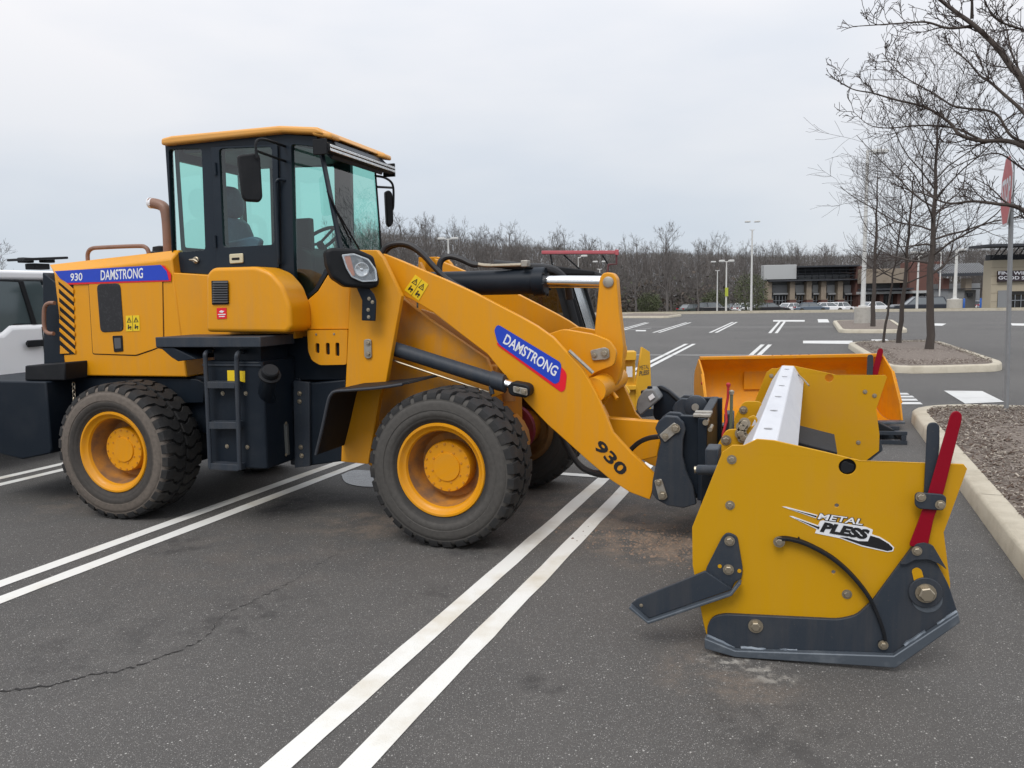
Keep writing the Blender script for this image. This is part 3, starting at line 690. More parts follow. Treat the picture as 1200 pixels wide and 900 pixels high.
stuff(props(link('bare_woodland', np_mesh('bare_woodland', V_, F_), M_bark_far), 'bare grey brown wood closing the view beyond the parking lot'))
# thicket of saplings and dead leaves low down among the trunks
Vv, Ff = [], []
for k in range(52000):
    px = rng.uniform(395, 1260); Y = (rng.uniform(120, 200) if px < 870 else rng.uniform(168, 245)); p = base_far(px, Y)
    z = abs(rng.normal(0, 2.6)) + .1
    if z > 8.5: continue
    s = rng.uniform(.10, .42); a = rng.normal(0, 1, 3); a /= np.linalg.norm(a); bb = np.cross(a, rng.normal(0, 1, 3)); bb /= np.linalg.norm(bb) + 1e-9
    c_ = np.array((p.x, p.y, p.z + z)); o = len(Vv); Vv += [c_ - a * s - bb * s * .5, c_ + a * s - bb * s * .2, c_ + bb * s]; Ff.append((o, o + 1, o + 2))
for k in range(150000):                      # fine twigs of the massed crowns, too small to tell apart
    px = rng.uniform(395, 1260); Y = (rng.uniform(122, 205) if px < 870 else rng.uniform(170, 250)); p = base_far(px, Y)
    h = (345 - wood_top(px) - 7) / 900 * Y + EYE - p.z; z = h * rng.uniform(.05, 1) ** .85 * .98; ln_ = rng.uniform(.5, 1.7); wd = rng.uniform(.012, .030) * Y / 130
    d = np.array((rng.normal(0, .42), rng.normal(0, .42), 1.0)); d /= np.linalg.norm(d); o = len(Vv); c_ = np.array((p.x, p.y, p.z + z))
    Vv += [c_ - np.array((wd, 0, 0)), c_ + np.array((wd, 0, 0)), c_ + d * ln_]; Ff.append((o, o + 1, o + 2)); n_sl = k + 1
me = np_mesh('thicket', Vv, Ff)
TH = [material('dead_leaf_brown', (.098, .078, .062), .95), material('thicket_grey', (.070, .064, .059), .95), material('evergreen_scrub', (.06, .07, .038), .9)]
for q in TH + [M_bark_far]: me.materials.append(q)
np_ = len(me.polygons); mi = rng.choice(3, np_, p=[.42, .46, .12]); mi[np_ - n_sl:] = 3
me.polygons.foreach_set('material_index', mi)
stuff(props(link('thicket', me, None), 'brown undergrowth low among the trunks of the wood'))
def lone(px, Y, top, seed, label, wd=1.0):
    p = base_far(px, Y); h = (345 - top) / 900 * Y + EYE - p.z; rs = np.random.default_rng(seed); B = fine_tree[seed % 3]; k = h / 11.6; a = rs.uniform(0, 6.28)
    Rm = Matrix.Rotation(a, 3, 'Z')
    br = [(l_, [Vector(((Rm @ q).x * k * wd, (Rm @ q).y * k * wd, q.z * k)) for q in P_], [r * k for r in r_]) for l_, P_, r_ in B]
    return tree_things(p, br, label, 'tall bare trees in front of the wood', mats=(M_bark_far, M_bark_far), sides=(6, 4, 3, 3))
for px, Y, top, sd, lb in ((782, 98, 269, 0, 'tallest bare tree in front of the wood right of the yellow bell crank'), (818, 108, 290, 1, 'wide bare tree behind the white car in front of the wood'), (745, 104, 284, 2, 'bare tree just right of the bell crank at the edge of the wood'),
                           (690, 112, 281, 3, 'bare tree above the right part of the red bar'), (655, 108, 277, 4, 'bare tree above the left end of the red bar'), (600, 100, 268, 5, 'bare tree above the middle of the tilt cylinder'), (560, 104, 270, 6, 'bare tree right of the pale lamp above the hoses'),
                           (500, 98, 258, 7, 'bare tree left of the pale lamp above the hoses'), (470, 100, 256, 8, 'bare tree right beside the cab mirror in front of the wood'), (874, 104, 299, 9, 'low bare tree with green scrub beside the tall two headed lamp'), (-8, 46, 262, 10, 'bare tree cut by the left edge of the photo above the white truck')):
    lone(px, Y, top, sd, lb)
# pale evergreen scrub patches
for px, Y, h, w_, lb in ((880, 100, 5.2, 4.6, 'olive green scrub left of the grey store panel'), (760, 108, 3.0, 3.6, 'dark green low scrub under the tall bare tree'), (838, 112, 3.4, 4.0, 'green scrub behind the parked cars at the wood edge')):
    p = base_far(px, Y); Vv, Ff = [], []
    for k in range(2600):
        d = rng.normal(0, 1, 3); d /= np.linalg.norm(d); q = d * rng.uniform(.35, 1) ** .6 * np.array((w_ / 2, w_ / 2, h / 2)); q[2] += h / 2
        q += rng.normal(0, .18, 3); s = rng.uniform(.05, .16); a = rng.normal(0, 1, 3); a /= np.linalg.norm(a); bb = np.cross(a, rng.normal(0, 1, 3)); bb /= np.linalg.norm(bb) + 1e-9
        o = len(Vv); Vv += [q - a * s, q + a * s, q + bb * s]; Ff.append((o, o + 1, o + 2))
    t = root('shrub', p, lb, 'shrub', 'green scrub at the edge of the wood')
    o = link('foliage', np_mesh('foliage', Vv, Ff), material('olive_foliage', (.080, .095, .045), .9, dirt=(.08, .07, .04), amount=.8, scale=.8), t); stuff(o)
    m = MB()
    for k in range(5): m.tube([p + Vector((.2 * k - .4, 0, 0)), p + Vector((.5 * k - 1, .1, h * .6))], .04, 4)
    build('stem', m, M_bark_far, t)

# ------------------------------------------------------------------ stores across the lot
M_brick = material('red_brick', (.135, .066, .054), .85, dirt=(.14, .07, .055), amount=.7, scale=1.5)
M_stone = material('tan_stone', (.27, .225, .175), .85, dirt=(.18, .14, .10), amount=.7, scale=1.2)
M_stuc = material('beige_block_wall', (.43, .375, .28), .85, dirt=(.36, .30, .2), amount=.5, scale=.6)
M_grey = material('grey_cladding', (.24, .245, .25), .7, dirt=(.18, .18, .18), amount=.5, scale=.4)
M_pale = material('pale_sign_panel', (.42, .43, .43), .7, dirt=(.42, .43, .42), amount=.5, scale=.3)
M_dkmet = material('dark_canopy_steel', (.035, .038, .045), .6, dirt=(.07, .07, .08), amount=.5, scale=.5)
M_alum = material('aluminium_frame', (.35, .37, .39), .4, .6)
G_shop = glass('shop_glass', (.08, .09, .10), 1.6)
M_inside = material('dim_interior', (.03, .03, .03), .9)
def lot_box(fr, w, x0, y0, x1, y1, w0, w1, name, mt, parent, bevel=0):
    p = poly(fr, w, [(x0, y1), (x1, y1), (x1, y0), (x0, y0)]); u0, u1 = (p[0][0] + p[3][0]) / 2, (p[1][0] + p[2][0]) / 2; z0, z1 = (p[0][1] + p[1][1]) / 2, (p[2][1] + p[3][1]) / 2
    b = MB(); b.box(fr, u0, u1, w0, w1, z0, z1); return build(name, b, mt, parent, bevel)
o_ = far(895, 124); BF = Frame((o_.x, o_.y), 90); zf = gz(Vector((o_.x + 20, o_.y, 0)))
store = root('retail_store', BF, 'long store with brick and stone piers under a dark canopy across the lot', 'store', 'stores across the parking lot')
Y_ = 366.5
lot_box(BF, 2, 897, 322, 1010, Y_, 1.4, 3, 'wall', M_grey, store)
lot_box(BF, 0, 894.5, 310.5, 932.5, 327.5, -.4, 1.2, 'sign_panel', M_pale, store, .05)
lot_box(BF, 0, 932.8, 311.3, 1003, 313, -1.5, 3, 'roof', M_dkmet, store)
lot_box(BF, 0, 932.8, 313.2, 1003, 322.5, 2.0, 2.4, 'roof_screen', M_dkmet, store)
lot_box(BF, 0, 899, 327.8, 1009, 329.3, -1.2, 1.2, 'canopy', M_dkmet, store, .03)
for k in range(9): lot_box(BF, 0, 935 + 8 * k, 313.2, 935.6 + 8 * k, 327.6, -.2, 0, 'roof_brace', M_dkmet, store)
for k in range(3): lot_box(BF, 0, 932.8, 316 + 3.6 * k, 1003, 316.8 + 3.6 * k, -.4, -.22, 'roof_rail', M_dkmet, store)
for k, x in enumerate((901, 928, 947.5, 964.5, 984)):
    pr = lot_box(BF, 0, x - 3, 329.5, x + 3, 350.5, -.3, 1.1, 'pier', M_stone, store, .03)
    lot_box(BF, 0, x - 3.7, 351, x + 3.7, Y_, -.5, 1.2, 'brick_base', M_brick, pr, .03)
    lot_box(BF, 0, x - 3.9, 350.2, x + 3.9, 351.2, -.55, 1.22, 'stone_cap', M_stone, pr)
for x0, x1 in ((905, 924), (932, 943.5), (952, 960), (969, 979.5), (989, 1001)):
    fr_ = lot_box(BF, 1, x0, 334, x1, 343, .95, 1.3, 'window_panel', M_pale if x0 > 930 else M_grey, store)
    lot_box(BF, 1, x0, 343.3, x1, 345.2, .5, 1.25, 'awning', M_pale, store)
    w_ = lot_box(BF, 1, x0, 346.5, x1, Y_, 1.0, 1.3, 'shop_window', G_shop, store)
    n_ = max(2, int((x1 - x0) / 3.2))
    for k in range(n_ + 1):
        xx = x0 + (x1 - x0 - .5) * k / n_; lot_box(BF, 1, xx, 346.5, xx + .5, Y_, .85, .98, 'mullion', M_alum, w_)
    lot_box(BF, 1, x0, 352, x1, 352.5, .86, .97, 'transom', M_alum, w_)
lot_box(BF, 0, 1000.5, 312, 1010, 346, -.8, 2, 'brick_block', M_brick, store, .05)
lot_box(BF, 0, 1002, 346.2, 1008, Y_, -.6, 2, 'brick_base', M_brick, store)
o_ = far(1010, 121); B2 = Frame((o_.x, o_.y), 90)
wing = root('retail_store', B2, 'middle store with red brick corner block behind the bare trees', 'store', 'stores across the parking lot')
lot_box(B2, 2, 1009, 318, 1100, Y_, 2, 3.4, 'wall', M_grey, wing)
lot_box(B2, 0, 1010, 315, 1064, 332, -.5, 1.5, 'sign_panel', M_stone, wing, .05)
lot_box(B2, 0, 1062, 307, 1100, 341, -1, 2, 'brick_block', M_brick, wing, .05)
lot_box(B2, 0, 1010, 338, 1063, 340, -2, 1.5, 'canopy', M_dkmet, wing)
lot_box(B2, 0, 1008, 341, 1098, 344, -1.2, 1.4, 'awning', M_pale, wing)
for x0, x1 in ((1014, 1030), (1034, 1050), (1068, 1090)):
    w_ = lot_box(B2, 1, x0, 346, x1, Y_, 1.2, 1.8, 'shop_window', G_shop, wing)
    for k in range(5):
        xx = x0 + (x1 - x0 - .5) * k / 4; lot_box(B2, 1, xx, 346, xx + .5, Y_, 1.0, 1.18, 'mullion', M_alum, w_)
for x in (1011, 1031.5, 1052, 1066): lot_box(B2, 0, x - 2, 344.2, x + 2, Y_, -.4, 1.0, 'pier', M_brick, wing)
# slatted roof link and grey service shed
o_ = far(1100, 108); B3 = Frame((o_.x, o_.y), 90)
lk = root('covered_walk', B3, 'dark slatted roof between the brick block and the wine shop', 'canopy')
b = MB(); p0 = poly(B3, 0, '1101,321 1163,319.5'); p1 = poly(B3, 0, '1101,309.5 1163,307.5')
b.ring_faces([[B3.W(u, 0, z) for u, z in p0] + [B3.W(u, 3, z + .0) for u, z in reversed(p1)], [B3.W(u, 0, z - .12) for u, z in p0] + [B3.W(u, 3, z - .12) for u, z in reversed(p1)]]); build('roof', b, M_dkmet, lk)
for k in range(22):
    f = (k + .5) / 22; u0, u1 = p0[0][0] + (p0[1][0] - p0[0][0]) * f, p1[0][0] + (p1[1][0] - p1[0][0]) * f
    z0, z1 = p0[0][1] + (p0[1][1] - p0[0][1]) * f, p1[0][1] + (p1[1][1] - p1[0][1]) * f
    b = MB(); b.tube([B3.W(u0, 0, z0 + .06), B3.W(u1, 3, z1 + .06)], .07, 4); build('roof_seam', b, M_grey, lk)
lot_box(B3, 0, 1101, 321.3, 1163, 323.4, -.1, .3, 'fascia', M_dkmet, lk)
for x in (1113, 1139.5): lot_box(B3, 0, x - 3.6, 326, x + 3.6, Y_, 1, 2.2, 'pier', M_stone if x > 1120 else M_brick, lk)
lot_box(B3, 2, 1101, 332, 1163, Y_, 5, 5.4, 'wall', M_grey, lk)
o_ = far(1130, 92); B4 = Frame((o_.x, o_.y), 90)
sh = root('service_shed', B4, 'grey panelled shed with a sloped roof left of the wine shop', 'shed')
zb = gz(o_)
for x0, x1, mt in ((1111, 1130.5, M_grey), (1131, 1145.5, material('shed_grey_dark', (.17, .175, .18), .6, dirt=(.13, .13, .13), amount=.5, scale=.5))):
    p = poly(B4, 0, [(x0, 340), (x1, 340)]); b = MB(); b.box(B4, p[0][0], p[1][0], 0 if x0 < 1120 else .3, 3, zb, p[0][1]); build('wall_panel', b, mt, sh)
p = poly(B4, 0, '1109.5,339.8 1147,340.2'); b = MB(); b.box(B4, p[0][0], p[1][0], -.3, 3.3, p[0][1] + .02, p[0][1] + .14); build('roof', b, M_dkmet, sh)
lot_box(B4, 0, 1134.5, 343.5, 1140, 347.2, -.02, .28, 'vent', M_dkmet, sh)
for x, lb in ((1130.2, 'blue post left of the pair by the grey shed'), (1149.7, 'blue post right of the pair by the wine shop')):
    p = base_far(x, 84); b = MB(); b.lathe(p, (0, 0, 1), [(0, .09), (.02, .1), (1.42, .1), (1.5, .05)], 10); props(build('bollard', b, material('blue_post_paint', (.02, .10, .38), .5), None), lb, 'bollard', 'blue posts by the shops')
# wine shop at the right edge
o_ = far(1162, 88); B5 = Frame((o_.x, o_.y), 90); zb = gz(o_)
ws_ = root('wine_shop', B5, 'beige block wine shop with dark flat canopy at the right edge', 'store')
lot_box(B5, 0, 1161.5, 303.5, 1300, Y_, 0, 1.6, 'wall', M_stuc, ws_, .03)
for k in range(5): lot_box(B5, 0, 1161.3, 312 + 10 * k, 1300, 312.35 + 10 * k, -.02, .01, 'wall_joint', M_stone, ws_)
p = poly(B5, -2, '1157.5,289 1300,287'); b = MB(); b.prism(B5, [(p[0][0], p[0][1] + .25), (p[1][0], p[0][1] + .25), (p[1][0], p[0][1] + .02), (p[0][0], p[0][1] - .02)], -2.4, 1.6); build('roof_canopy', b, M_dkmet, ws_)
for k in range(8):
    x = 1163.5 + 7.0 * k; q = poly(B5, 0, [(x, 303), (x, 292)]); b = MB(); b.tube([B5.W(q[0][0], .1, q[0][1]), B5.W(q[1][0] - .4, -2.2, p[0][1] + .0)], .07, 4); build('canopy_strut', b, M_dkmet, ws_)
lot_box(B5, 0, 1164.5, 297, 1300, 303.3, .6, 1.5, 'roof_screen', M_dkmet, ws_)
sg = lot_box(B5, 0, 1168.3, 316.8, 1240, 329.3, -.35, -.02, 'sign_panel', material('dark_sign_panel', (.035, .022, .028), .5), ws_)
lot_box(B5, 0, 1168.5, 340.3, 1300, Y_, -.04, .01, 'shop_window', G_shop, ws_)
lot_box(B5, 0, 1168.5, 340.3, 1181, Y_, -.09, -.05, 'door_panel', M_grey, ws_)
for x in (1168.5, 1181, 1188, 1195, 1202): lot_box(B5, 0, x, 345.5, x + .7, Y_, -.14, -.1, 'mullion', M_alum, ws_)
lot_box(B5, 0, 1181, 351.5, 1205, 352.3, -.13, -.1, 'transom', M_alum, ws_)

def text_mesh(s, shear=0, bold=0):
    cu = bpy.data.curves.new('t', 'FONT'); cu.body = s; cu.shear = shear; cu.offset = bold; cu.resolution_u = 3; cu.fill_mode = 'FRONT'
    ob = bpy.data.objects.new('t', cu); me = ob.to_mesh(); V_ = [v.co.copy() for v in me.vertices]; F_ = [tuple(p.vertices) for p in me.polygons]
    ob.to_mesh_clear(); bpy.data.objects.remove(ob); bpy.data.curves.remove(cu)
    return V_, F_
def letters(s, fr, w, BL, BR, TL, mt, parent, shear=0, bold=0, th=.0015, name='lettering', raw=False):
    V_, F_ = text_mesh(s, shear, bold); x0 = min(v.x for v in V_); x1 = max(v.x for v in V_); y0 = min(v.y for v in V_); y1 = max(v.y for v in V_)
    if not raw: BL, BR, TL = (Vector(fr.at(*q, w)) for q in (BL, BR, TL))
    else: BL, BR, TL = Vector(BL), Vector(BR), Vector(TL)
    b = MB()
    for v in V_:
        q = BL + (BR - BL) * ((v.x - x0) / (x1 - x0)) + (TL - BL) * ((v.y - y0) / (y1 - y0)); b.v.append(fr.W(q.x, w, q.y))
    b.f = [tuple(f) for f in F_]
    o = link(name, mesh_of(name, b, INV[parent.name], normals=False), mt, parent)
    return o
letters('FINE WINE', B5, -.37, (1170, 321.9), (1209, 321.9), (1170, 318), M_whitev, sg, bold=.02)
letters('GOOD SPIRITS', B5, -.37, (1170, 327.5), (1222, 327.5), (1170, 323.6), M_whitev, sg, bold=.02)

# ================================================================== THE NEAR WHEEL LOADER
RW0 = gnd(135, 610); FW0 = gnd(525, 645)
R = Frame((RW0.x, RW0.y), 107)               # rear frame, w = 0 on the outer face of the near tyres
F = Frame((FW0.x, FW0.y), 109)               # front frame, steered a touch
ldr = root('wheel_loader', R, 'amber wheel loader with tall cab parked nearest, DAMSTRONG 930 on its hood', 'wheel loader')
def pane(fr, p, w, name, mt, parent):
    b = MB(); b.v = [fr.W(u, w, z) for u, z in p]; b.f = [tuple(range(len(p)))]
    return link(name, mesh_of(name, b, INV[parent.name], normals=False), mt, parent)
def hexm(name, r=1.0, h=.6, n=6, washer=0):
    b = MB(); b.lathe((0, 0, 0), (0, -1, 0), [(-.02, r), (h * .85, r), (h, r * .86)], n)
    if washer: b.lathe((0, 0, 0), (0, -1, 0), [(-.02, washer), (h * .18, washer)], 16)
    return mesh_of(name, b, angle=25)
BOLT = hexm('bolt', 1, .8, 6, 1.45); BOLT.materials.append(M_zinc)
BOLTA = hexm('bolt', 1, .8, 6); BOLTA.materials.append(M_amber_cast)
def fmat(fr, u, w, z, s=1.0, rot=0): return Matrix.Translation(fr.W(u, w, z)) @ Matrix.Rotation(R_(90 - fr.az), 4, 'Z') @ Matrix.Rotation(rot, 4, 'Y') @ Matrix.Scale(s, 4)
def bolt(fr, px, py, w, r, parent, me=None, name='bolt'):
    u, z = fr.at(px, py, w); return place(name, me or BOLT, None, parent, fmat(fr, u, w, z, r, random.uniform(0, 1)))

# ---- wheels
def tyre_mb():
    b = MB(); half = [(.062, .300), (.034, .314), (.026, .326), (.024, .331), (.018, .334), (.012, .352), (.0115, .356), (.007, .359), (.002, .392), (.004, .396), (.004, .400), (0, .403), (.001, .440), (.006, .462), (.009, .464), (.009, .468), (.009, .472), (.018, .492), (.034, .504)]
    return b.lathe((0, 0, 0), (0, 1, 0), half + [(.42 - y, r) for y, r in reversed(half)], 72, cap=False)
def tread_mb(nl=32):
    b = MB()
    for side in (0, 1):
        for k in range(nl):
            t0 = (k + .5 * side) * 2 * math.pi / nl; rings = []
            for y, sh, ri, ro, hw in ((.008, 0, .474, .487, .070), (.020, 0, .48, .514, .074), (.046, 0, .499, .524, .080), (.090, .0, .499, .527, .084), (.120, .06, .499, .527, .084), (.158, .085, .499, .527, .084), (.196, .045, .499, .527, .079), (.200, .045, .499, .512, .076)):
                yy = y if side == 0 else .42 - y; ring = []
                for dt, r in ((-hw, ri), (-hw * .88, ro), (hw * .88, ro), (hw, ri)):
                    a = t0 + sh + dt; ring.append((r * math.sin(a), yy, r * math.cos(a)))
                rings.append(ring)
            b.ring_faces(rings)
    return b
TYRE_F = mesh_of('tyre', tyre_mb(), angle=50); TYRE_F.materials.append(M_tyre_f)
TYRE_R = TYRE_F.copy(); TYRE_R.materials[0] = M_tyre_r
TREAD = mesh_of('tread', tread_mb(), angle=25); TREAD.materials.append(material('tread_rubber', (.015, .015, .0155), .75, dirt=(.05, .044, .038), amount=.7, scale=7, bump=.2, fine=60))
b = MB(); b.lathe((0, 0, 0), (0, 1, 0), [(.068, .303), (.05, .305), (.034, .315), (.024, .309), (.024, .296), (.038, .284), (.05, .276), (.056, .262), (.075, .254)], 64, cap=False)
RIM = mesh_of('wheel', b, angle=40); RIM.materials.append(M_amber)
b = MB(); b.lathe((0, 0, 0), (0, 1, 0), [(.0755, .2545), (.12, .247), (.20, .236), (.232, .22), (.24, .18), (.24, .002)], 64, cap=False)
BARREL = mesh_of('rim_barrel', b, angle=40); BARREL.materials.append(material('dusty_shaded_rim_barrel', (.50, .215, .03), .6, dirt=(.16, .10, .065), amount=.85, scale=6, dirt_lo=.36, dirt_hi=.62))  # barrel colour mixes brown dust with the shade inside the rim
b = MB(); b.lathe((0, 0, 0), (0, 1, 0), [(.25, .172), (.15, .172), (.138, .166), (.137, .098), (.128, .094), (.1275, .001)], 40)
HUB = mesh_of('hub', b, angle=30); HUB.materials.append(M_amber)
b = MB(); b.lathe((0, 0, 0), (0, 1, 0), [(.36, .30), (.37, .26), (.30, .24), (.26, .2), (.26, .01)], 48, cap=False)
BACK = mesh_of('rim_back', b, angle=40); BACK.materials.append(material('grimy_rim_back', (.15, .075, .02), .7, dirt=(.05, .035, .025), amount=.8, scale=6))
def wheel(fr, u, w, far_side, tyre, parent, spin):
    M = Matrix.Translation(fr.W(u, w, .525)) @ Matrix.Rotation(R_(90 - fr.az) + (math.pi if far_side else 0), 4, 'Z') @ Matrix.Rotation(spin, 4, 'Y')
    wh = place('wheel', RIM, None, parent, M); INV[wh.name] = M.inverted()
    for nm, me in (('tyre', tyre), ('tread', TREAD), ('rim_barrel', BARREL), ('hub', HUB), ('rim_back', BACK)):
        place(nm, me, None, wh, M)
    if not far_side:
        for k in range(16):
            a = k * math.pi / 8; place('wheel_bolt', BOLTA, None, wh, M @ Matrix.Translation((.154 * math.sin(a), .139, .154 * math.cos(a))) @ Matrix.Scale(.0085, 4))
        for k in range(8):
            a = k * math.pi / 4 + .2; place('wheel_bolt', BOLTA, None, wh, M @ Matrix.Translation((.108 * math.sin(a), .139, .108 * math.cos(a))) @ Matrix.Scale(.008, 4))
    return wh
wheel(R, 0, 0, False, TYRE_R, ldr, .3); wheel(F, -.052, 0, False, TYRE_F, ldr, 1.1)
wheel(R, 0, 2.05, True, TYRE_R, ldr, .9); wheel(F, -.052, 2.05, True, TYRE_F, ldr, .1)
for fr, u in ((R, 0), (F, -.052)):
    b = MB(); b.lathe(fr.W(u, .22, .525), fr.w, [(0, .16), (.25, .15), (.45, .13), (.65, .26), (.95, .26), (1.15, .13), (1.35, .15), (1.6, .16)], 20); build('axle', b, M_amber_cast if fr is F else M_navy, ldr)
b = MB(); b.lathe(F.W(-.05, 1.42, .56), F.w, [(0, .205), (.03, .21), (.05, .21), (.06, .19)], 32); drum = build('brake_disc', b, M_maroon, ldr)
b = MB(); b.prism(F, round_poly([(-.16, .50), (.02, .46), (.06, .62), (-.02, .70), (-.15, .68)], .04), 1.33, 1.44); build('brake_caliper', b, M_amber_cast, ldr, .01)

# ---- rear body
WH = .42
zb = R.at(140, 441, WH)[1]
u62, z62 = R.at(64, 320, WH); u201, z201 = R.at(201, 303.5, WH); u47 = R.at(48, 319, WH)[0]; ub = R.at(77, 441, WH)[0]; u218 = R.at(219, 441, WH)[0]
b = MB(); rings = []
for (ua, za, ubot, utop) in ((u62, z62, ub, u47 - .02), (u201, z201, u218, u201)):
    rings.append([R.W(ubot, WH, zb), R.W(ua, WH, za), R.W(utop, WH + .10, za + .075), R.W(utop, 1.53, za + .075), R.W(ua, 1.63, za), R.W(ubot, 1.63, zb)])
b.ring_faces(rings); hood = build('hood', b, M_amber, ldr, .012)
b = MB(); b.prism(R, poly(R, WH, '48,319 64,331 72,362 76.5,441 50,441'), WH + .012, 1.61); gr = build('grille_panel', b, M_navy, ldr, .008)
b = MB(); p = catmull([R.W(*(lambda q: (q[0], WH - .075, q[1]))(R.at(x, y, WH - .075))) for x, y in ((64, 355), (57, 355.5), (52.5, 360), (51.5, 372), (52.5, 386), (57, 390.5), (63, 391))], 5); b.tube(p, .016, 10); build('grab_handle', b, M_brown, ldr)
# diagonal vent: dark recess with slanted amber slats
b = MB(); b.prism(R, poly(R, WH, '69,330 86,331.5 88.5,415 72.5,416'), WH - .004, WH + .004); vent = build('hood_vent', b, M_hole, hood)
for k in range(9):
    y = 331 + 10.2 * k; x = 69.5 + .32 * k
    b = MB(); b.prism(R, poly(R, WH, [(x - .6, y - 8), (x + 17.6, y + 8), (x + 17.6, y + 12.6), (x - .6, y - 3.8)] if 0 < k < 8 else ([(x - .6, y - 4), (x + 8, y - 1.2), (x + 17.6, y + 8), (x + 17.6, y + 13.5), (x - .6, y - 2)] if k == 0 else [(x - .6, y - 8), (x + 10, y + 1.5), (x - .6, y + 2)])), WH - .011, WH - .002); build('vent_slat', b, M_amber, hood, .002)
# side door panel with mesh window
b = MB(); b.prism(R, round_poly(poly(R, WH, '104.5,331.5 190.5,326 192,404 181,409 160,416 109.5,414.5'), .02), WH - .007, WH + .001); door = build('engine_door', b, M_amber, ldr, .003)
b = MB(); b.prism(R, round_poly(poly(R, WH, '103.6,331 191.2,325.2 192.8,404.4 181,410 160,417.2 108.6,415.3'), .02), WH - .0015, WH + .001); build('panel_gap', b, M_hole, ldr)
b = MB(); b.prism(R, round_poly(poly(R, WH, '114.5,333 142,332 146,388 119,389.5'), .04), WH - .013, WH - .004); build('mesh_window', b, material('black_mesh', (.010, .010, .012), .5, dirt=(.05, .05, .055), amount=.8, scale=60), door, .004)
b = MB(); b.prism(R, round_poly(poly(R, WH, '133,393.5 144.5,393 145.5,411.5 135,412.5'), .01), WH - .014, WH - .004); lt = build('door_latch', b, M_black, door, .003)
b = MB(); b.prism(R, round_poly(poly(R, WH, '135.2,396 143,395.6 143.6,408 136.4,408.6'), .01), WH - .0155, WH - .012); build('door_latch', b, material('grey_latch', (.08, .08, .085), .4), door)
def sticker(fr, w, quad, parent, mt, glyph=True, cells=1):
    b = MB(); P_ = poly(fr, w, quad); b.prism(fr, P_, w - .002, w + .0005); s_ = build('warning_sticker', b, mt, parent)
    if glyph:                                # triangle pictogram over a small figure, per cell
        A, B_, C_, D_ = [Vector(q) for q in P_]
        def at_(x, y): return tuple(A * (1 - x) * (1 - y) + B_ * x * (1 - y) + C_ * x * y + D_ * (1 - x) * y)
        for k in range(cells):
            x0, x1 = k / cells, (k + 1) / cells; xm = (x0 + x1) / 2; h = (x1 - x0)
            b = MB()
            tri = [(xm, .10), (xm + .36 * h, .44), (xm - .36 * h, .44)]; inn = [(xm, .19), (xm + .22 * h, .40), (xm - .22 * h, .40)]
            b.prism(fr, [at_(*q) for q in tri], w - .0032, w - .0021, [[at_(*q) for q in inn]])
            b.prism(fr, [at_(xm - .03 * h, .25), at_(xm + .03 * h, .25), at_(xm + .03 * h, .36), at_(xm - .03 * h, .36)], w - .0032, w - .0021)
            for (cx, cy, rx, ry) in ((xm - .12 * h, .62, .07, .05), (xm - .12 * h, .77, .09, .11), (xm + .16 * h, .74, .13, .07), (xm + .2 * h, .86, .07, .04)):
                b.prism(fr, [at_(cx + rx * h * 1.3 * math.cos(t), cy + ry * math.sin(t)) for t in np.linspace(0, 6.283, 9)[:-1]], w - .0032, w - .0021)
            build('pictogram', b, M_blackv, parent)
            if k: b = MB(); b.prism(fr, [at_(x0 - .012, 0), at_(x0 + .012, 0), at_(x0 + .012, 1), at_(x0 - .012, 1)], w - .0030, w - .0021); build('pictogram', b, M_blackv, parent)
    return s_
sticker(R, WH - .0085, '147.5,370 163.5,369.4 164,387.6 148,388.4', door, M_yelv, True, 2)
# name band along the hood
b = MB(); b.prism(R, poly(R, WH, '74,329.5 81,333.6 201.3,329.6 201.3,321 193.5,311.2 186,310.8'), WH - .010, WH - .0075); build('decal_red', b, M_redv, hood)
b = MB(); b.prism(R, poly(R, WH, '65.5,317.8 189.5,310.4 196.5,318 199,328.2 80,331.4 72,326.5'), WH - .0125, WH - .0105); db = build('decal_blue', b, M_blue, hood)
letters('930', R, WH - .014, (82.5, 329.6), (96.5, 328.8), (82.5, 320.4), M_whitev, hood, bold=.016)
letters('DAMSTRONG', R, WH - .014, (118, 328.6), (167.5, 326.0), (118, 316.6), M_whitev, hood, bold=.016)
# counterweight with black box
uc = R.at(58, 500, .15)[0]
b = MB(); b.prism(R, [(-1.75, .50), (-1.05, .40), (uc - .02, .46), (uc, .50), (uc, R.at(58, 447.5, .15)[1]), (-1.75, R.at(58, 447.5, .15)[1])], .15, 1.90); build('counterweight', b, M_navy, ldr, .012)
b = MB(); q = poly(R, .2, '29,446 76,446 76,425 29,428.5'); b.prism(R, q, .2, .62); build('battery_box', b, M_black, ldr, .01)
b = MB(); q0 = R.at(86, 448, .3); ch = [R.W(q0[0], .3, q0[1] - .02), R.W(q0[0] - .01, .29, q0[1] - .10), R.W(q0[0] + .02, .28, q0[1] - .20), R.W(q0[0], .29, q0[1] - .27)]
for k in range(9):
    c_ = ch[0].lerp(ch[-1], k / 8); ax = R.u if k % 2 else R.w; rg = [c_ + ax * .012 * math.cos(t) + Vector((0, 0, .022 * math.sin(t))) for t in np.linspace(0, 6.283, 11)]; b.tube(rg, .0035, 5, False)
build('safety_chain', b, M_zinc, ldr)
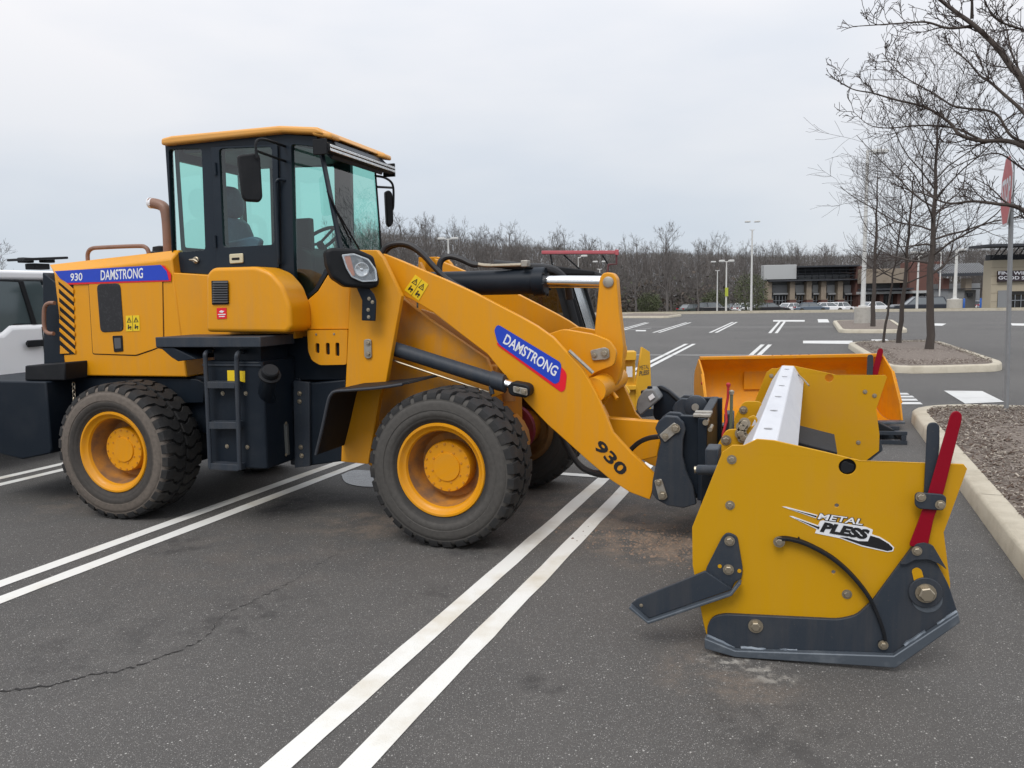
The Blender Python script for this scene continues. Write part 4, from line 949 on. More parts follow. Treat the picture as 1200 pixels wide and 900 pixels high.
# chassis
b = MB(); b.box(R, uc, 1.35, .52, 1.53, .60, zb - .004); build('rear_chassis', b, M_navy, ldr, .01)
b = MB(); b.prism(R, poly(R, .46, '76,442 219,443.4 232,445 240,449 238,472 76,476'), .46, .52); build('chassis_rail', b, M_navy, ldr, .006)
b = MB(); b.lathe(R.W(*(lambda q: (q[0], .5, q[1]))(R.at(118, 452, .5))), -R.w, [(0, .05), (.03, .05), (.035, .03)], 16); build('tail_reflector', b, M_redrod, ldr)
b = MB(); b.box(R, 1.3, 2.15, .72, 1.34, .42, 1.05); build('centre_joint', b, M_navy, ldr, .02)
# exhaust, pre cleaner, hood rail
def rp(x, y, w, fr=R): q = fr.at(x, y, w); return fr.W(q[0], w, q[1])
b = MB(); b.tube(catmull([rp(198, 300, .75), rp(197, 275, .75), rp(195.5, 255, .75), rp(193, 244.5, .75), rp(187, 240, .75), rp(176, 237.6, .75)], 5), .043, 16); build('exhaust_stack', b, M_brown, ldr)
b = MB(); b.lathe(rp(176.3, 238, .75), rp(170, 237.8, .75) - rp(176, 238, .75), [(-.03, .0435), (.006, .044), (.008, .038)], 16); build('exhaust_tip', b, M_whitev, ldr)  # white ring paints a highlight on the pipe's cut end
c_ = rp(189, 297, .95); b = MB(); b.lathe(c_ - Vector((0, 0, .08)), (0, 0, 1), [(0, .05), (.05, .05), (.055, .10), (.085, .105), (.10, .07), (.135, .065), (.145, .02)], 18); build('air_intake', b, M_black, ldr)
b = MB(); b.tube(catmull([rp(103, 307, .58), rp(103, 297, .58), rp(107.5, 291.5, .58), rp(120, 290, .58), rp(160, 288.4, .58), rp(170, 289.5, .58), rp(174, 295, .58), rp(174.5, 304, .58)], 5), .017, 10); build('hood_rail', b, M_brown, ldr)

# ---- cab
WC = .50; WF = 1.43
out_p = poly(R, WC, '193.5,170 330,157 371,160 376.5,181 398.5,291 386,316 372,340 360,350 343,359.5 330,351 250,321.5 203,318.5')
h1 = poly(R, WC, '197.5,174.5 236.2,174 240.6,293.4 201,296.6'); h2 = poly(R, WC, '258.5,174.5 320.5,172.5 323.5,286.8 263.5,290.4'); h3 = poly(R, WC, '341,168.5 369.5,171.5 375,184 396,290.5 380.5,316 368,339 356,348.5 345.2,353')
cab = build('cab_frame', MB().prism(R, out_p, WC, WC + .05, [round_poly(h, .03) for h in (h1, h2, h3)]), M_cabf, ldr, .004)
out_f = poly(R, WC, '193.5,170 330,157 341,158 347,358 330,351 250,321.5 203,318.5')
b = MB(); b.prism(R, out_f, WF - .05, WF, [round_poly(h, .03) for h in (h1, h2)]); build('cab_frame', b, M_cabf, ldr, .004)
for w in (WC + .02, WF - .02): pane(R, h1, w, 'cab_window', G_cab, cab)
pane(R, h3, WC + .02, 'quarter_window', G_cab, cab)
pane(R, h2, WF - .02, 'cab_window', G_cab, cab)
dp = poly(R, WC, '249.5,172.5 327,169.5 329,314 303,312.5 256.5,316.8')
dr = build('cab_door', MB().prism(R, round_poly(dp, .02), WC - .022, WC - .002, [round_poly(h2, .035)]), M_cabf, ldr, .005)
b = MB(); b.prism(R, round_poly(poly(R, WC, '248.6,171.6 328,168.6 330,315 256,318'), .02), WC - .003, WC + .001, [round_poly(h2, .03)]); build('door_seal', b, M_hole, cab)
pane(R, h2, WC - .008, 'door_window', G_cab, dr)
b = MB(); b.prism(R, round_poly(poly(R, WC, '271.6,298 287.6,297 288,308.2 272.2,309.4'), .012), WC - .034, WC - .02); build('door_latch', b, M_cream, dr, .005)
b = MB(); b.prism(R, round_poly(poly(R, WC, '275,302.4 284,301.8 284,304.8 275,305.2'), .006), WC - .036, WC - .033); build('latch_slot', b, M_hole, dr)
c_ = rp(230.5, 304.8, WC); b = MB(); b.lathe(c_, -R.w, [(0, .026), (.012, .026), (.016, .02), (.03, .018)], 16); lk_ = build('window_lock', b, M_zinc, ldr)
b = MB(); b.tube([c_ - R.w * .028 - R.u * .045 + Vector((0, 0, .003)), c_ - R.w * .03, c_ - R.w * .028 + R.u * .03 - Vector((0, 0, .014))], [.006, .011, .006], 8); build('lock_lever', b, M_zinc, lk_)
for y in (205, 290):
    b = MB(); q = rp(252.5, y, WC - .03); b.tube([q, q + Vector((0, 0, .09))], .011, 8); build('door_hinge', b, M_cabf, dr)
# rear wall, front glass, roof
ur = (out_p[0][0] + out_p[-1][0]) / 2 + .02
CB = Frame((R.W(ur, WC, 0).x, R.W(ur, WC, 0).y), R.az - 90); wd = WF - WC
zt = R.at(330, 160, WC)[1]; zl = R.at(203, 317, WC)[1]
b = MB(); b.prism(CB, [(.052, zl), (wd - .052, zl), (wd - .052, zt), (.052, zt)], -.02, -.06, [round_poly([(.058, zl + .18), (wd - .058, zl + .18), (wd - .058, zt - .10), (.058, zt - .10)], .02)]); build('cab_rear_wall', b, M_cabf, ldr, .004)
pane(CB, [(.058, zl + .18), (wd - .058, zl + .18), (wd - .058, zt - .10), (.058, zt - .10)], -.04, 'rear_window', G_cab, cab)
nt_, nb_ = R.at(375, 181, WC + .01), R.at(397.5, 291, WC + .01); nb2 = R.at(383, 319, WC + .01); fq0 = R.at(341, 164, WC); fq1 = R.at(347, 352, WC)
b = MB(); b.v = [R.W(fq0[0], WF - .02, fq0[1]), R.W(nt_[0], WF - .05, nt_[1]), R.W(nb_[0], WF - .24, nb_[1]), R.W(fq1[0], WF - .02, fq1[1])]; b.f = [(0, 1, 2, 3)]; link('quarter_window', mesh_of('quarter_window', b, INV[cab.name], normals=False), G_cab, cab)
b = MB(); b.v = [R.W(nt_[0], WC + .02, nt_[1]), R.W(nt_[0], WF - .05, nt_[1]), R.W(nb_[0], WF - .24, nb_[1]), R.W(nb_[0], WC + .02, nb_[1])]; b.f = [(0, 1, 2, 3)]
link('windshield', mesh_of('windshield', b, INV[ldr.name], normals=False), G_cab, ldr)
for w, w_b in ((WC + .02, WC + .02), (WF - .05, WF - .24)):
    b = MB(); b.tube([R.W(nt_[0] + .004, w, nt_[1]), R.W(nb_[0] + .004, w_b, nb_[1])], .008, 8); build('windshield_seal', b, M_hole, cab)
b = MB(); b.ring_faces([[R.W(nb_[0], w, nb_[1]), R.W(nb2[0], w, nb2[1]), R.W(nb2[0] - .05, w, nb2[1]), R.W(nb_[0] - .05, w, nb_[1])] for w in (WC + .055, WF - .26)]); build('cowl', b, M_cabf, ldr)
b = MB(); b.prism(R, poly(R, .44, '188,170 188,162 200,158.8 326,146.8 372,148.5 379,157 330,155'), .44, 1.52); rf_ = build('cab_roof', b, M_roofy, ldr, .018, seg=3)
b = MB(); b.prism(R, poly(R, .39, '196,172 330,157.5 374,159 381,166 374,182 366,173 330,166 200,176'), WC + .051, WF - .051); build('roof_liner', b, M_cabf, ldr, .006)
zf_ = R.at(372, 148.5, .44); zg_ = R.at(379, 157, .44)
for w0, w1, w2, w3 in ((.44, .66, .47, .60), (1.52, 1.28, 1.46, 1.34)):    # the roof's two forward corners, cut back between them for the light bar
    b = MB(); b.ring_faces([[R.W(zf_[0] - .05, w0, zf_[1]), R.W(zf_[0] - .05, w1, zf_[1]), R.W(zf_[0] + .09, w3, zf_[1] - .045), R.W(zf_[0] + .09, w2, zf_[1] - .045)], [R.W(zf_[0] - .05, w0, zg_[1]), R.W(zf_[0] - .05, w1, zg_[1]), R.W(zf_[0] + .09, w3, zg_[1] - .03), R.W(zf_[0] + .09, w2, zg_[1] - .03)]]); build('roof_corner', b, M_roofy, rf_, .016, seg=3)
q = R.at(375, 166.5, .45); b = MB(); b.box(R, q[0] + .01, q[0] + .07, .45, 1.55, q[1] - .075, q[1] - .005); lb = build('light_bar', b, M_black, ldr, .012)
b = MB(); b.box(R, q[0] + .068, q[0] + .076, .465, 1.535, q[1] - .064, q[1] - .044); build('light_lens', b, M_reflector, lb, .003)
b = MB(); b.box(R, q[0] + .068, q[0] + .076, .465, 1.535, q[1] - .036, q[1] - .016); build('light_lens', b, M_reflector, lb, .003)
b = MB(); b.box(R, q[0] + .005, q[0] + .04, .452, 1.548, q[1] - .006, q[1] + .004); build('light_bar_rail', b, M_zinc, lb, .002)
for w in (.43, 1.55):
    b = MB(); b.box(R, q[0] - .05, q[0] + .06, w, w + .02, q[1] - .09, q[1] + .02); build('light_bar_bracket', b, M_black, lb, .004)
# mirrors on tube arms
o_ = rp(292, 208, .02); MF = Frame((o_.x, o_.y), R.az - 42)
b = MB(); b.prism(MF, round_poly(poly(MF, 0, '277.5,182.5 301,179.5 304.5,184 307.3,232 304,237 287,236 283,230'), .02), -.03, .03); mr = build('mirror', b, M_black, ldr, .014, seg=3)
b = MB(); b.tube(catmull([rp(301, 186, .02), rp(299.6, 170, .02), rp(301.5, 164.6, .04), rp(308, 163, .10), rp(320, 166.4, .30), rp(334, 171.5, .50)], 5), .0095, 8); build('mirror_arm', b, M_black, mr)
b = MB(); b.tube(catmull([rp(300.5, 176.5, .02), rp(312, 181, .2), rp(334.5, 189, .50)], 5), .0095, 8); build('mirror_arm', b, M_black, mr)
b = MB(); b.tube(catmull([rp(334, 211.5, .50), rp(326.5, 210.3, .465), rp(323.4, 214, .455), rp(323.2, 222, .455), rp(326.5, 300, .455), rp(327.5, 309, .48)], 5), .011, 8); build('grab_rail', b, M_cabf, ldr)
o_ = rp(456, 245, 1.80); MG = Frame((o_.x, o_.y), R.az - 42)
b = MB(); b.prism(MG, round_poly(poly(MG, 0, '450.5,224.5 455.5,223 459,227 460.5,261 456,267 452.5,263'), .02), -.03, .03); mr = build('mirror', b, M_black, ldr, .012, seg=3)
b = MB(); b.tube(catmull([rp(440, 206, 1.40), rp(450, 208, 1.58), rp(458, 213, 1.75), rp(461, 221, 1.80), rp(461, 240, 1.80), rp(460, 246, 1.80)], 5), .0105, 8); build('mirror_arm', b, M_black, mr)
b = MB(); b.tube([rp(442, 219, 1.40), rp(460, 220, 1.80)], .010, 8); build('mirror_arm', b, M_black, mr)
# wiper, set just ahead of the glass
def on_glass(x, y, lift=.02):
    A = R.W(nt_[0], WC, nt_[1]); e1 = R.w; e2 = (R.W(nb_[0], WC, nb_[1]) - A).normalized(); n_ = e1.cross(e2).normalized()
    if n_.dot(R.u) < 0: n_ = -n_
    d = ray(x, y); return EYEV + d * ((A + n_ * lift - EYEV).dot(n_) / d.dot(n_))
wp = MB(); wp.tube([on_glass(383, 224), on_glass(390, 238), on_glass(404, 268), on_glass(412, 284)], [.004, .008, .009, .004], 6); wi = build('wiper', wp, M_black, ldr)
wp = MB(); wp.tube([on_glass(396, 249, .04), on_glass(407, 268, .045), on_glass(421, 292, .035)], [.005, .006, .008], 6); build('wiper_arm', wp, M_black, wi)
# inside the cab
SF = Frame((R.W(.95, .60, 0).x, R.W(.95, .60, 0).y), R.az)
zs = R.at(290, 318, .9)[1]
def sx(x, y, w=.72): q = R.at(x, y, w); return q
ub_, zb_ = sx(262, 292); us_, zs_ = sx(266, 252)
seat = None
b = MB(); rings = []
for k, (f, hw, th) in enumerate(((0, .21, .05), (.05, .235, .07), (.35, .245, .075), (.7, .235, .075), (.9, .20, .07), (1.0, .15, .05))):
    cz = zb_ - .12 + f * (zs_ - zb_ + .12); cu = ub_ - .05 - .05 * f
    rings.append([R.W(cu + th * math.cos(t), 1.0 + hw * math.sin(t) * (1 if abs(math.sin(t)) < .8 else .96), cz) for t in np.linspace(0, 6.283, 17)[:-1]])
b.ring_faces(rings); seat = build('operator_seat', b, M_seat, ldr, angle=60)
b = MB(); hz0 = zs_ + .0; rings = []
for k in range(9):
    t = math.pi * (k + .5) / 9; rr_ = math.sin(t) ** .6; rings.append([R.W(ub_ - .105 + .06 * rr_ * math.cos(a), 1.0 + .155 * rr_ * math.sin(a), hz0 + .135 - .13 * math.cos(t)) for a in np.linspace(0, 6.283, 17)[:-1]])
b.ring_faces(rings); build('headrest', b, M_seat, seat, angle=60)
b = MB(); b.prism(R, round_poly([(ub_ - .05, zb_ - .20), (ub_ + .42, zb_ - .20), (ub_ + .45, zb_ - .10), (ub_ + .38, zb_ - .05), (ub_ - .02, zb_ - .07)], .05), .78, 1.24); build('seat_cushion', b, M_seat, seat, .02)
b = MB(); b.prism(R, round_poly([(ub_ + .02, zb_ - .02), (ub_ + .34, zb_ - .02), (ub_ + .37, zb_ + .06), (ub_ + .30, zb_ + .09), (ub_ + .02, zb_ + .05)], .03), .69, .75); build('armrest', b, M_seat, seat, .015)
b = MB(); b.box(R, out_p[-1][0] + .12, nb2[0] - .25, WC + .06, WF - .06, zl - .35, zl - .30); build('cab_floor', b, M_black, ldr)
b = MB(); b.box(R, ub_ - .05, ub_ + .35, .84, 1.18, zl - .30, zb_ - .20); build('seat_base', b, M_black, seat)
ds = R.at(366, 300, 1.0); b = MB(); b.prism(R, round_poly([(ds[0] + .02, zl - .3), (ds[0] + .22, zl - .3), (ds[0] + .24, ds[1]), (ds[0] + .10, ds[1] + .06), (ds[0] + .0, ds[1] - .02)], .04), .62, 1.42); build('dashboard', b, M_black, ldr, .02)
sc_ = rp(373, 283, 1.0); ax = (R.u * -.55 + Vector((0, 0, .83))).normalized(); e1 = R.w; e2 = ax.cross(e1)
b = MB(); b.tube([sc_ + e1 * .19 * math.cos(t) + e2 * .19 * math.sin(t) for t in np.linspace(0, 6.283, 29)], .014, 8, False); stw = build('steering_wheel', b, M_black, ldr)
for k in range(3):
    t = k * 2.094 + .5; b = MB(); b.tube([sc_ - ax * .02, sc_ + e1 * .19 * math.cos(t) + e2 * .19 * math.sin(t)], .011, 6); build('spoke', b, M_black, stw)
b = MB(); b.tube([sc_ - ax * .01, sc_ - ax * .42], .03, 10); build('steering_column', b, M_black, stw)
b = MB(); q = R.at(352, 272, .75); b.box(R, q[0] - .10, q[0] + .12, .70, .76, q[1] - .16, q[1] + .10); build('control_panel', b, M_black, ldr, .012)

# ---- below the cab
b = MB(); b.prism(R, poly(R, WH, '192.8,317 203,319.5 250,322.5 330,352.5 344,360.5 360,351.5 372,341 386,318 394,309 410,338 409,386.3 345,386.3 345,397 220,397 192.8,404'), WH + .006, 1.62); base = build('cab_base', b, M_amber, ldr, .008)
b = MB(); p = poly(R, .43, '362,386.8 409.5,386.2 408,427 377,427.5 367.5,422 363.2,411'); b.prism(R, round_poly(p, .02), .405, .425, [round_poly(poly(R, .43, [(x - 2.3, y0), (x + 2.3, y0), (x + 2.5, y1), (x - 2.1, y1)]), .012) for x, y0, y1 in ((374, 402, 413.5), (386, 401.6, 415.5), (397.3, 401.3, 417))]); sp_ = build('vent_bracket', b, M_amber, ldr, .003)
b = MB(); b.prism(R, poly(R, .43, '366,398 404,398 404,421 368,421'), .428, .44); build('bracket_backing', b, M_hole, sp_)
bolt(R, 370.5, 392, .404, .006, sp_); bolt(R, 391.5, 391.5, .404, .006, sp_)
sticker(R, WH + .004, '343.8,361.5 354.8,361 355.6,381.4 344.6,382.4', base, M_yelv)
# side box with louvres
b = MB(); b.prism(R, round_poly(poly(R, .16, '241,389 241,322 248.5,313.6 300,312.2 317,319 331,335 340,359 341.5,384 336,390'), .035, 4), .16, .44); sb = build('side_box', b, M_amber, ldr, .04, seg=4)
b = MB(); b.prism(R, poly(R, .158, '248.3,329 267.3,328.8 268.2,356.6 249,357'), .150, .162); lv = build('louvre_panel', b, M_black, sb, .003)
for k in range(9):
    y = 331 + 2.85 * k; a0 = rp(249.3, y, .145); a1 = rp(267, y - .1, .145); b = MB(); b.strip([a0, a1], .016, .005, (R.w * -.6 + Vector((0, 0, -.8))).normalized()); build('louvre_slat', b, material('louvre_grey', (.035, .036, .04), .45), sb)
sticker(R, .158, '254,361 265.4,360.6 265.8,373.4 254.4,373.8', sb, M_redv, False)
b = MB(); b.prism(R, poly(R, .155, '256.5,365.6 259,363.6 263,364.6 260.6,366.6'), .154, .1555); b.prism(R, poly(R, .155, '255.6,368 264.4,367.7 264.4,368.8 255.6,369.1'), .154, .1555); b.prism(R, poly(R, .155, '256.6,370.4 263.4,370.2 263.4,371.3 256.6,371.5'), .154, .1555); build('sticker_print', b, M_whitev, sb)
# platform and tank: side face to the corner at x = 305, then the forward face
pz0, pz1 = R.at(305, 407, .02)[1], R.at(305, 394.6, .02)[1]; pu0 = R.at(182, 400, .02)[0]; pu1 = R.at(305, 400, .02)[0]
def plan(b, P_, z0, z1): return b.ring_faces([[R.W(u, w, z0) for u, w in P_], [R.W(u, w, z1) for u, w in P_]])
b = MB(); plan(b, [(pu0, .02), (pu1, .02), (pu1 + .005, .44), (pu0, .44)], pz0, pz1); build('step_platform', b, M_slate, ldr, .006)
b = MB(); b.prism(R, poly(R, .03, '182,407.5 203,407.5 229.5,420.5 208.5,423.5 201,419 190,409.5'), .03, .40); build('platform_gusset', b, M_navy, ldr, .004)
tz0, tz1 = R.at(305, 552, .05)[1], R.at(305, 424, .05)[1]; tu0 = R.at(247, 500, .05)[0]; tu1 = R.at(305, 500, .05)[0]
b = MB(); plan(b, [(tu0 - .06, .10), (tu1 - .03, .10), (tu1, .12), (tu1 + .005, .52), (tu0 - .06, .52)], tz0, tz1); tank = build('fuel_tank', b, M_navy, ldr, .012)
b = MB(); plan(b, [(tu0 - .02, .16), (tu1 - .04, .16), (tu1 - .04, .50), (tu0 - .02, .50)], tz1, pz0); build('tank_riser', b, M_navy, ldr)
b = MB(); plan(b, [(tu0 - .07, .09), (tu1 + .004, .09), (tu1 + .004, .098), (tu0 - .07, .098)], R.at(300, 429, .09)[1], R.at(300, 427, .09)[1]); build('tank_seam', b, M_slate, tank)
# filler neck and gauge stand on the forward face
TF = Frame((R.W(tu1 + .005, 0, 0).x, R.W(tu1 + .005, 0, 0).y), R.az - 90)
g0 = TF.at(336, 533, 0); g1 = TF.at(335, 496, 0)
b = MB(); b.prism(TF, round_poly([(g0[0] - .014, g0[1]), (g0[0] + .014, g0[1]), (g0[0] + .014, g1[1]), (g0[0] - .014, g1[1])], .01), -.02, .01); gg = build('level_gauge', b, material('gauge_glass_grey', (.10, .105, .10), .3), tank, .003)
for y in (496, 533): q = TF.at(335.5, y, -.02); place('gauge_nut', BOLT, None, tank, fmat(TF, q[0], -.018, q[1], .009))
c0 = rp(311, 463, .16); c1 = rp(316, 440, .06); dv = (c1 - c0).normalized()
b = MB(); b.tube([c0 - dv * .1 + R.w * .08, c0, c1], .058, 18); nk = build('filler_neck', b, M_navy, tank)
b = MB(); b.lathe(c1, dv, [(-.005, .075), (.012, .078), (.016, .06), (.055, .058), (.064, .05)], 22); build('filler_cap', b, M_black, tank)
# ladder
LW = .03
ld = build('ladder', MB().tube(catmull([rp(247.5, 412, .17), rp(244.5, 411, .09), rp(240.6, 415, LW), rp(240.8, 424, LW), rp(243, 470, LW), rp(246.5, 548, LW)], 5), .016, 10), M_slate, ldr)
b = MB(); b.tube(catmull([rp(284.5, 412.5, .17), rp(281.5, 412, .09), rp(277.8, 416, LW), rp(277.4, 426, LW), rp(278.6, 470, LW), rp(281, 550, LW)], 5), .017, 10); build('ladder_rail', b, M_slate, ld)
for t in ('242.5,446.8 277,447.5 277,455 243,455', '244.5,493.8 279,494.3 279,502.4 245,502.4', '246,542 281,544 281.5,551.6 246.6,549.5'):
    b = MB(); b.prism(R, poly(R, LW + .01, t), LW - .01, LW + .14); build('rung', b, M_slate, ld, .004)
sticker(R, .098, '266.4,434 276.5,434 276.5,446.4 266.8,446.2', tank, M_yelv, False); sticker(R, .098, '281.2,434.6 287.2,434.8 287.2,448 281.6,447', tank, M_yelv, False)
for x, y in ((266, 523), (290, 524), (261, 461), (288, 461)): bolt(R, x, y, .099, .011, tank)
# hinge plates between tank and front frame
b = MB(); b.prism(R, poly(R, .47, '340,545 340,448 362,449 405,445 405,540 362,546'), .47, .7); jp = build('hinge_frame', b, M_navy, ldr, .01)
b = MB(); b.prism(R, poly(R, .45, '344.5,446 363,448 364,546 346,548'), .44, .47); hp = build('hinge_plate', b, M_slate, jp, .004)
for x, y in ((351, 461), (351, 470.5), (352.5, 524), (353.5, 534)): bolt(R, x, y, .438, .013, hp)
b = MB(); b.prism(R, poly(R, .46, '322,395 366,395 408,428 408,447 322,447'), .53, .9); build('hydraulic_housing', b, M_navy, ldr, .01)

# ---- front frame
WT = .40
b = MB(); b.prism(F, poly(F, WT, '410,300 414,293 441,293 448.5,302 470,347 452.5,447 445.5,462 431.5,544 399.5,541 400.5,521 405,449 410,345'), WT, WT + .05); tw = build('front_frame', b, M_amber, ldr, .005)
tp = poly(F, WT, '414,293 441,293 448.5,302 470,347 452.5,447 410,447 410,345')
b = MB(); b.prism(F, tp, 1.60, 1.65); build('front_frame', b, M_amber, ldr, .005)
b = MB(); b.prism(F, poly(F, .68, '448,303 472,350 500,372 570,420 588,462 560,475 470,560 432,545 445,440'), .68, .73); build('front_frame_plate', b, M_amber_cast, ldr, .005)
b = MB(); b.prism(F, poly(F, .68, '448,303 472,350 500,372 570,420 588,462 560,475 470,560 432,545 445,440'), 1.31, 1.36); build('front_frame_plate', b, M_amber_cast, ldr, .005)
b = MB(); b.box(F, -.52, .10, .73, 1.31, .42, 1.15); build('front_frame_box', b, M_amber_cast, ldr, .01)
b = MB(); b.prism(F, poly(F, .86, '494,362 512,368 596,432 604,470 570,470 520,420'), .84, .88); pl_ = build('tower_web', b, material('dusty_tan_paint', (.50, .27, .10), .6, dirt=(.38, .24, .14), amount=.8, scale=5), ldr, .004)
b = MB(); b.prism(F, round_poly(poly(F, .395, '427,398 432.5,397 435.4,398.5 436,419 431,420.5 427.5,418'), .012), .385, .40); pp_ = build('pin_keeper', b, M_pin, tw, .003)
for y in (402, 414.5): bolt(F, 431.5, y, .384, .014, pp_)
b = MB(); b.prism(F, poly(F, .30, '417,334 430,334 439,345 441.5,353 440.5,376 424.5,375.5 425,352'), .29, .30); hb = build('headlight_bracket', b, M_navy, ldr, .004)
for x, y in ((432.5, 350), (431.5, 363), (436.5, 354), (432, 371.5)): bolt(F, x, y, .289, .009, hb)
o_ = rp(412, 315, .22, F); HF = Frame((o_.x, o_.y), F.az - 40)
b = MB(); hpoly = round_poly(poly(HF, 0, '380.5,294 387,290.4 417,291.6 437,300.5 444,329 442,336 434,338.4 404,336 389,326 382.5,311'), .02); b.prism(HF, hpoly, -.04, .12); hl = build('headlight', b, M_black, ldr, .022, seg=3)
lp = poly(HF, -.045, '400,298.5 414,297 431.5,303.5 440.5,316 442,329.5 424.5,330.5 411.5,325 405,314')
b = MB(); b.prism(HF, round_poly(lp, .012), -.050, -.038); build('lamp_pan', b, material('lamp_pan_grey', (.22, .22, .215), .25, .7, dirt=(.55, .55, .53), amount=.9, scale=26), hl, .003)
lc_ = Vector((sum(q[0] for q in lp) / len(lp), sum(q[1] for q in lp) / len(lp)))
b = MB(); b.prism(HF, round_poly(lp, .012), -.060, -.045, [[tuple(lc_ + (Vector(q) - lc_) * .88) for q in round_poly(lp, .012)]]); build('headlight_bezel', b, M_reflector, hl, .002)
b = MB(); b.prism(HF, poly(HF, -.053, '402,300.4 410,299 416,322.6 411.5,323.6 405.6,313'), -.056, -.0525); build('indicator_lens', b, M_amberlens, hl)
c_ = HF.at(424, 316, -.053); b = MB(); b.lathe(HF.W(c_[0], -.0528, c_[1]), -HF.w, [(-.01, .05), (.004, .05), (.006, .045), (.001, .03), (-.003, .012), (.002, .004)], 24); build('headlight_bowl', b, M_reflector, hl)
b = MB(); b.prism(HF, poly(HF, -.053, '424,302.5 432,306 438.5,317 434,321 429.5,312'), -.0545, -.0525); build('headlight_shade', b, M_black, hl)
b = MB(); b.prism(HF, round_poly(poly(HF, -.06, '400.6,298.9 414,297.6 431,304 440,316.4 441.4,329 424.7,330 411.9,324.5 405.5,313.8'), .012), -.0635, -.0615); build('headlight_lens', b, G_lens, hl)
# mudguard
P_ = catmull([rp(x, y, .03, F) for x, y in ((478, 447), (462, 449.5), (440, 452.5), (410, 455), (392, 456.5), (386, 461), (382.5, 470), (376, 500), (368.5, 531))], 4)
b = MB(); q = [(p - F.W(0, .03, 0)) for p in P_]
b.ring_faces([[p + d for d in (Vector((0, 0, 0)), F.w * .46, F.w * .46 - Vector((0, 0, .016)) - F.u * -.012, -Vector((0, 0, .016)) - F.u * -.012)] for p in P_]); fd = build('mudguard', b, M_black, ldr, .004)
b = MB(); b.tube([p + F.w * .004 - Vector((0, 0, .012)) + F.u * .008 for p in P_[2:]], .011, 8); build('mudguard_edge', b, material('mudguard_edge_black', (.035, .038, .045), .35), fd)

# ---- boom and linkage
WB = .55
BT = '448.5,297 470,305.5 492,315 524,328.5 557,343.5 587,359 610.7,371.5 629,382 648,395.5 666.7,415.5 682,432 698,460 708.5,483.5 718,507 740,531 766.7,556 767,566 761.5,585.8 738,577 715.6,562.5 689,540 662,515.6 641,497 616,470.7 602.7,453.5 571,415 539,390.7 507,365.5 485,352.5 470,345.5'
bp = poly(F, WB, BT)
def arm(w0, w1): return build('boom_arm', MB().prism(F, bp, w0, w1), M_amber, ldr, .005)
am = arm(WB, WB + .05); am2 = arm(1.43, 1.48)
ce = poly(F, WB, '700,430 712,470 690,480 672,455')
cx = sum(q[0] for q in ce) / 4; cz = sum(q[1] for q in ce) / 4
b = MB(); b.lathe(F.W(cx, WB + .05, cz), F.w, [(0, .085), (.83, .085)], 24); build('boom_cross_tube', b, M_amber, ldr)
for w in (.78, 1.16):
    b = MB(); b.prism(F, round_poly(poly(F, .78, '640,392 660,385.5 697,392 714,399 722.5,412 720,428 699,436 676,452 664,470 650,430'), .03), w, w + .05); br_ = build('crank_bracket', b, M_amber, ldr, .005)
    if w < 1:
        b = MB(); b.prism(F, round_poly(poly(F, .775, '692,410.5 709,406.8 713.8,409 714.5,418.5 711,421 694.5,422.4'), .014), .762, .779); kp = build('pin_keeper', b, M_pin, br_, .003)
        bolt(F, 708.6, 414, .761, .020, kp); bolt(F, 696.6, 416.4, .761, .014, kp)
crk = round_poly(poly(F, .97, '704,326 708,320.4 713.7,319 719.5,320.4 723.5,326 726,360 731.5,405 730.5,428 726,445 717,461 707.5,474 700,470 694,440 697,400 700.5,362'), .012)
b = MB(); b.prism(F, crk, .93, 1.05); ck = build('bell_crank', b, M_amber, ldr, .008)
q = F.at(713, 330.5, .93); b = MB(); b.lathe(F.W(q[0], .94, q[1]), -F.w, [(0, .038), (.022, .038), (.026, .03)], 24); build('pin_cap', b, M_pin, ck)
b = MB(); b.prism(F, poly(F, .98, '706,474 713,489 771,493.5 776,505 771,534 742,541 716,507 700,480'), .95, 1.03); build('crank_link', b, M_amber, ldr, .006)
b = MB(); q0 = rp(716, 459, .95, F); b.tube([q0, q0 + F.u * .05 - Vector((0, 0, .05)) - F.w * .03], .018, 10); build('grease_stop', b, M_amber, ldr)
# tilt cylinder
ty = .99
A, B_ = rp(500, 333, ty, F), rp(640, 329.8, ty, F); C_ = rp(712, 330.5, ty, F); ax = (B_ - A).normalized()
b = MB(); b.tube([A, B_], .092, 28); tcx = build('tilt_cylinder', b, M_navy, ldr)
b = MB(); b.lathe(B_ - ax * .09, ax, [(0, .094), (.005, .107), (.085, .107), (.092, .10)], 28); gl = build('cylinder_gland', b, M_navy, tcx)
for k in range(8):
    a = k * .785 + .2; e1 = F.w; e2 = ax.cross(e1); p = B_ + ax * .0 + (e1 * math.cos(a) + e2 * math.sin(a)) * .098
    b = MB(); b.lathe(p, ax, [(-.01, .009), (.012, .009)], 8); build('gland_bolt', b, M_black, tcx)
b = MB(); b.tube([B_, C_], .044, 24); build('cylinder_rod', b, M_chrome, tcx)
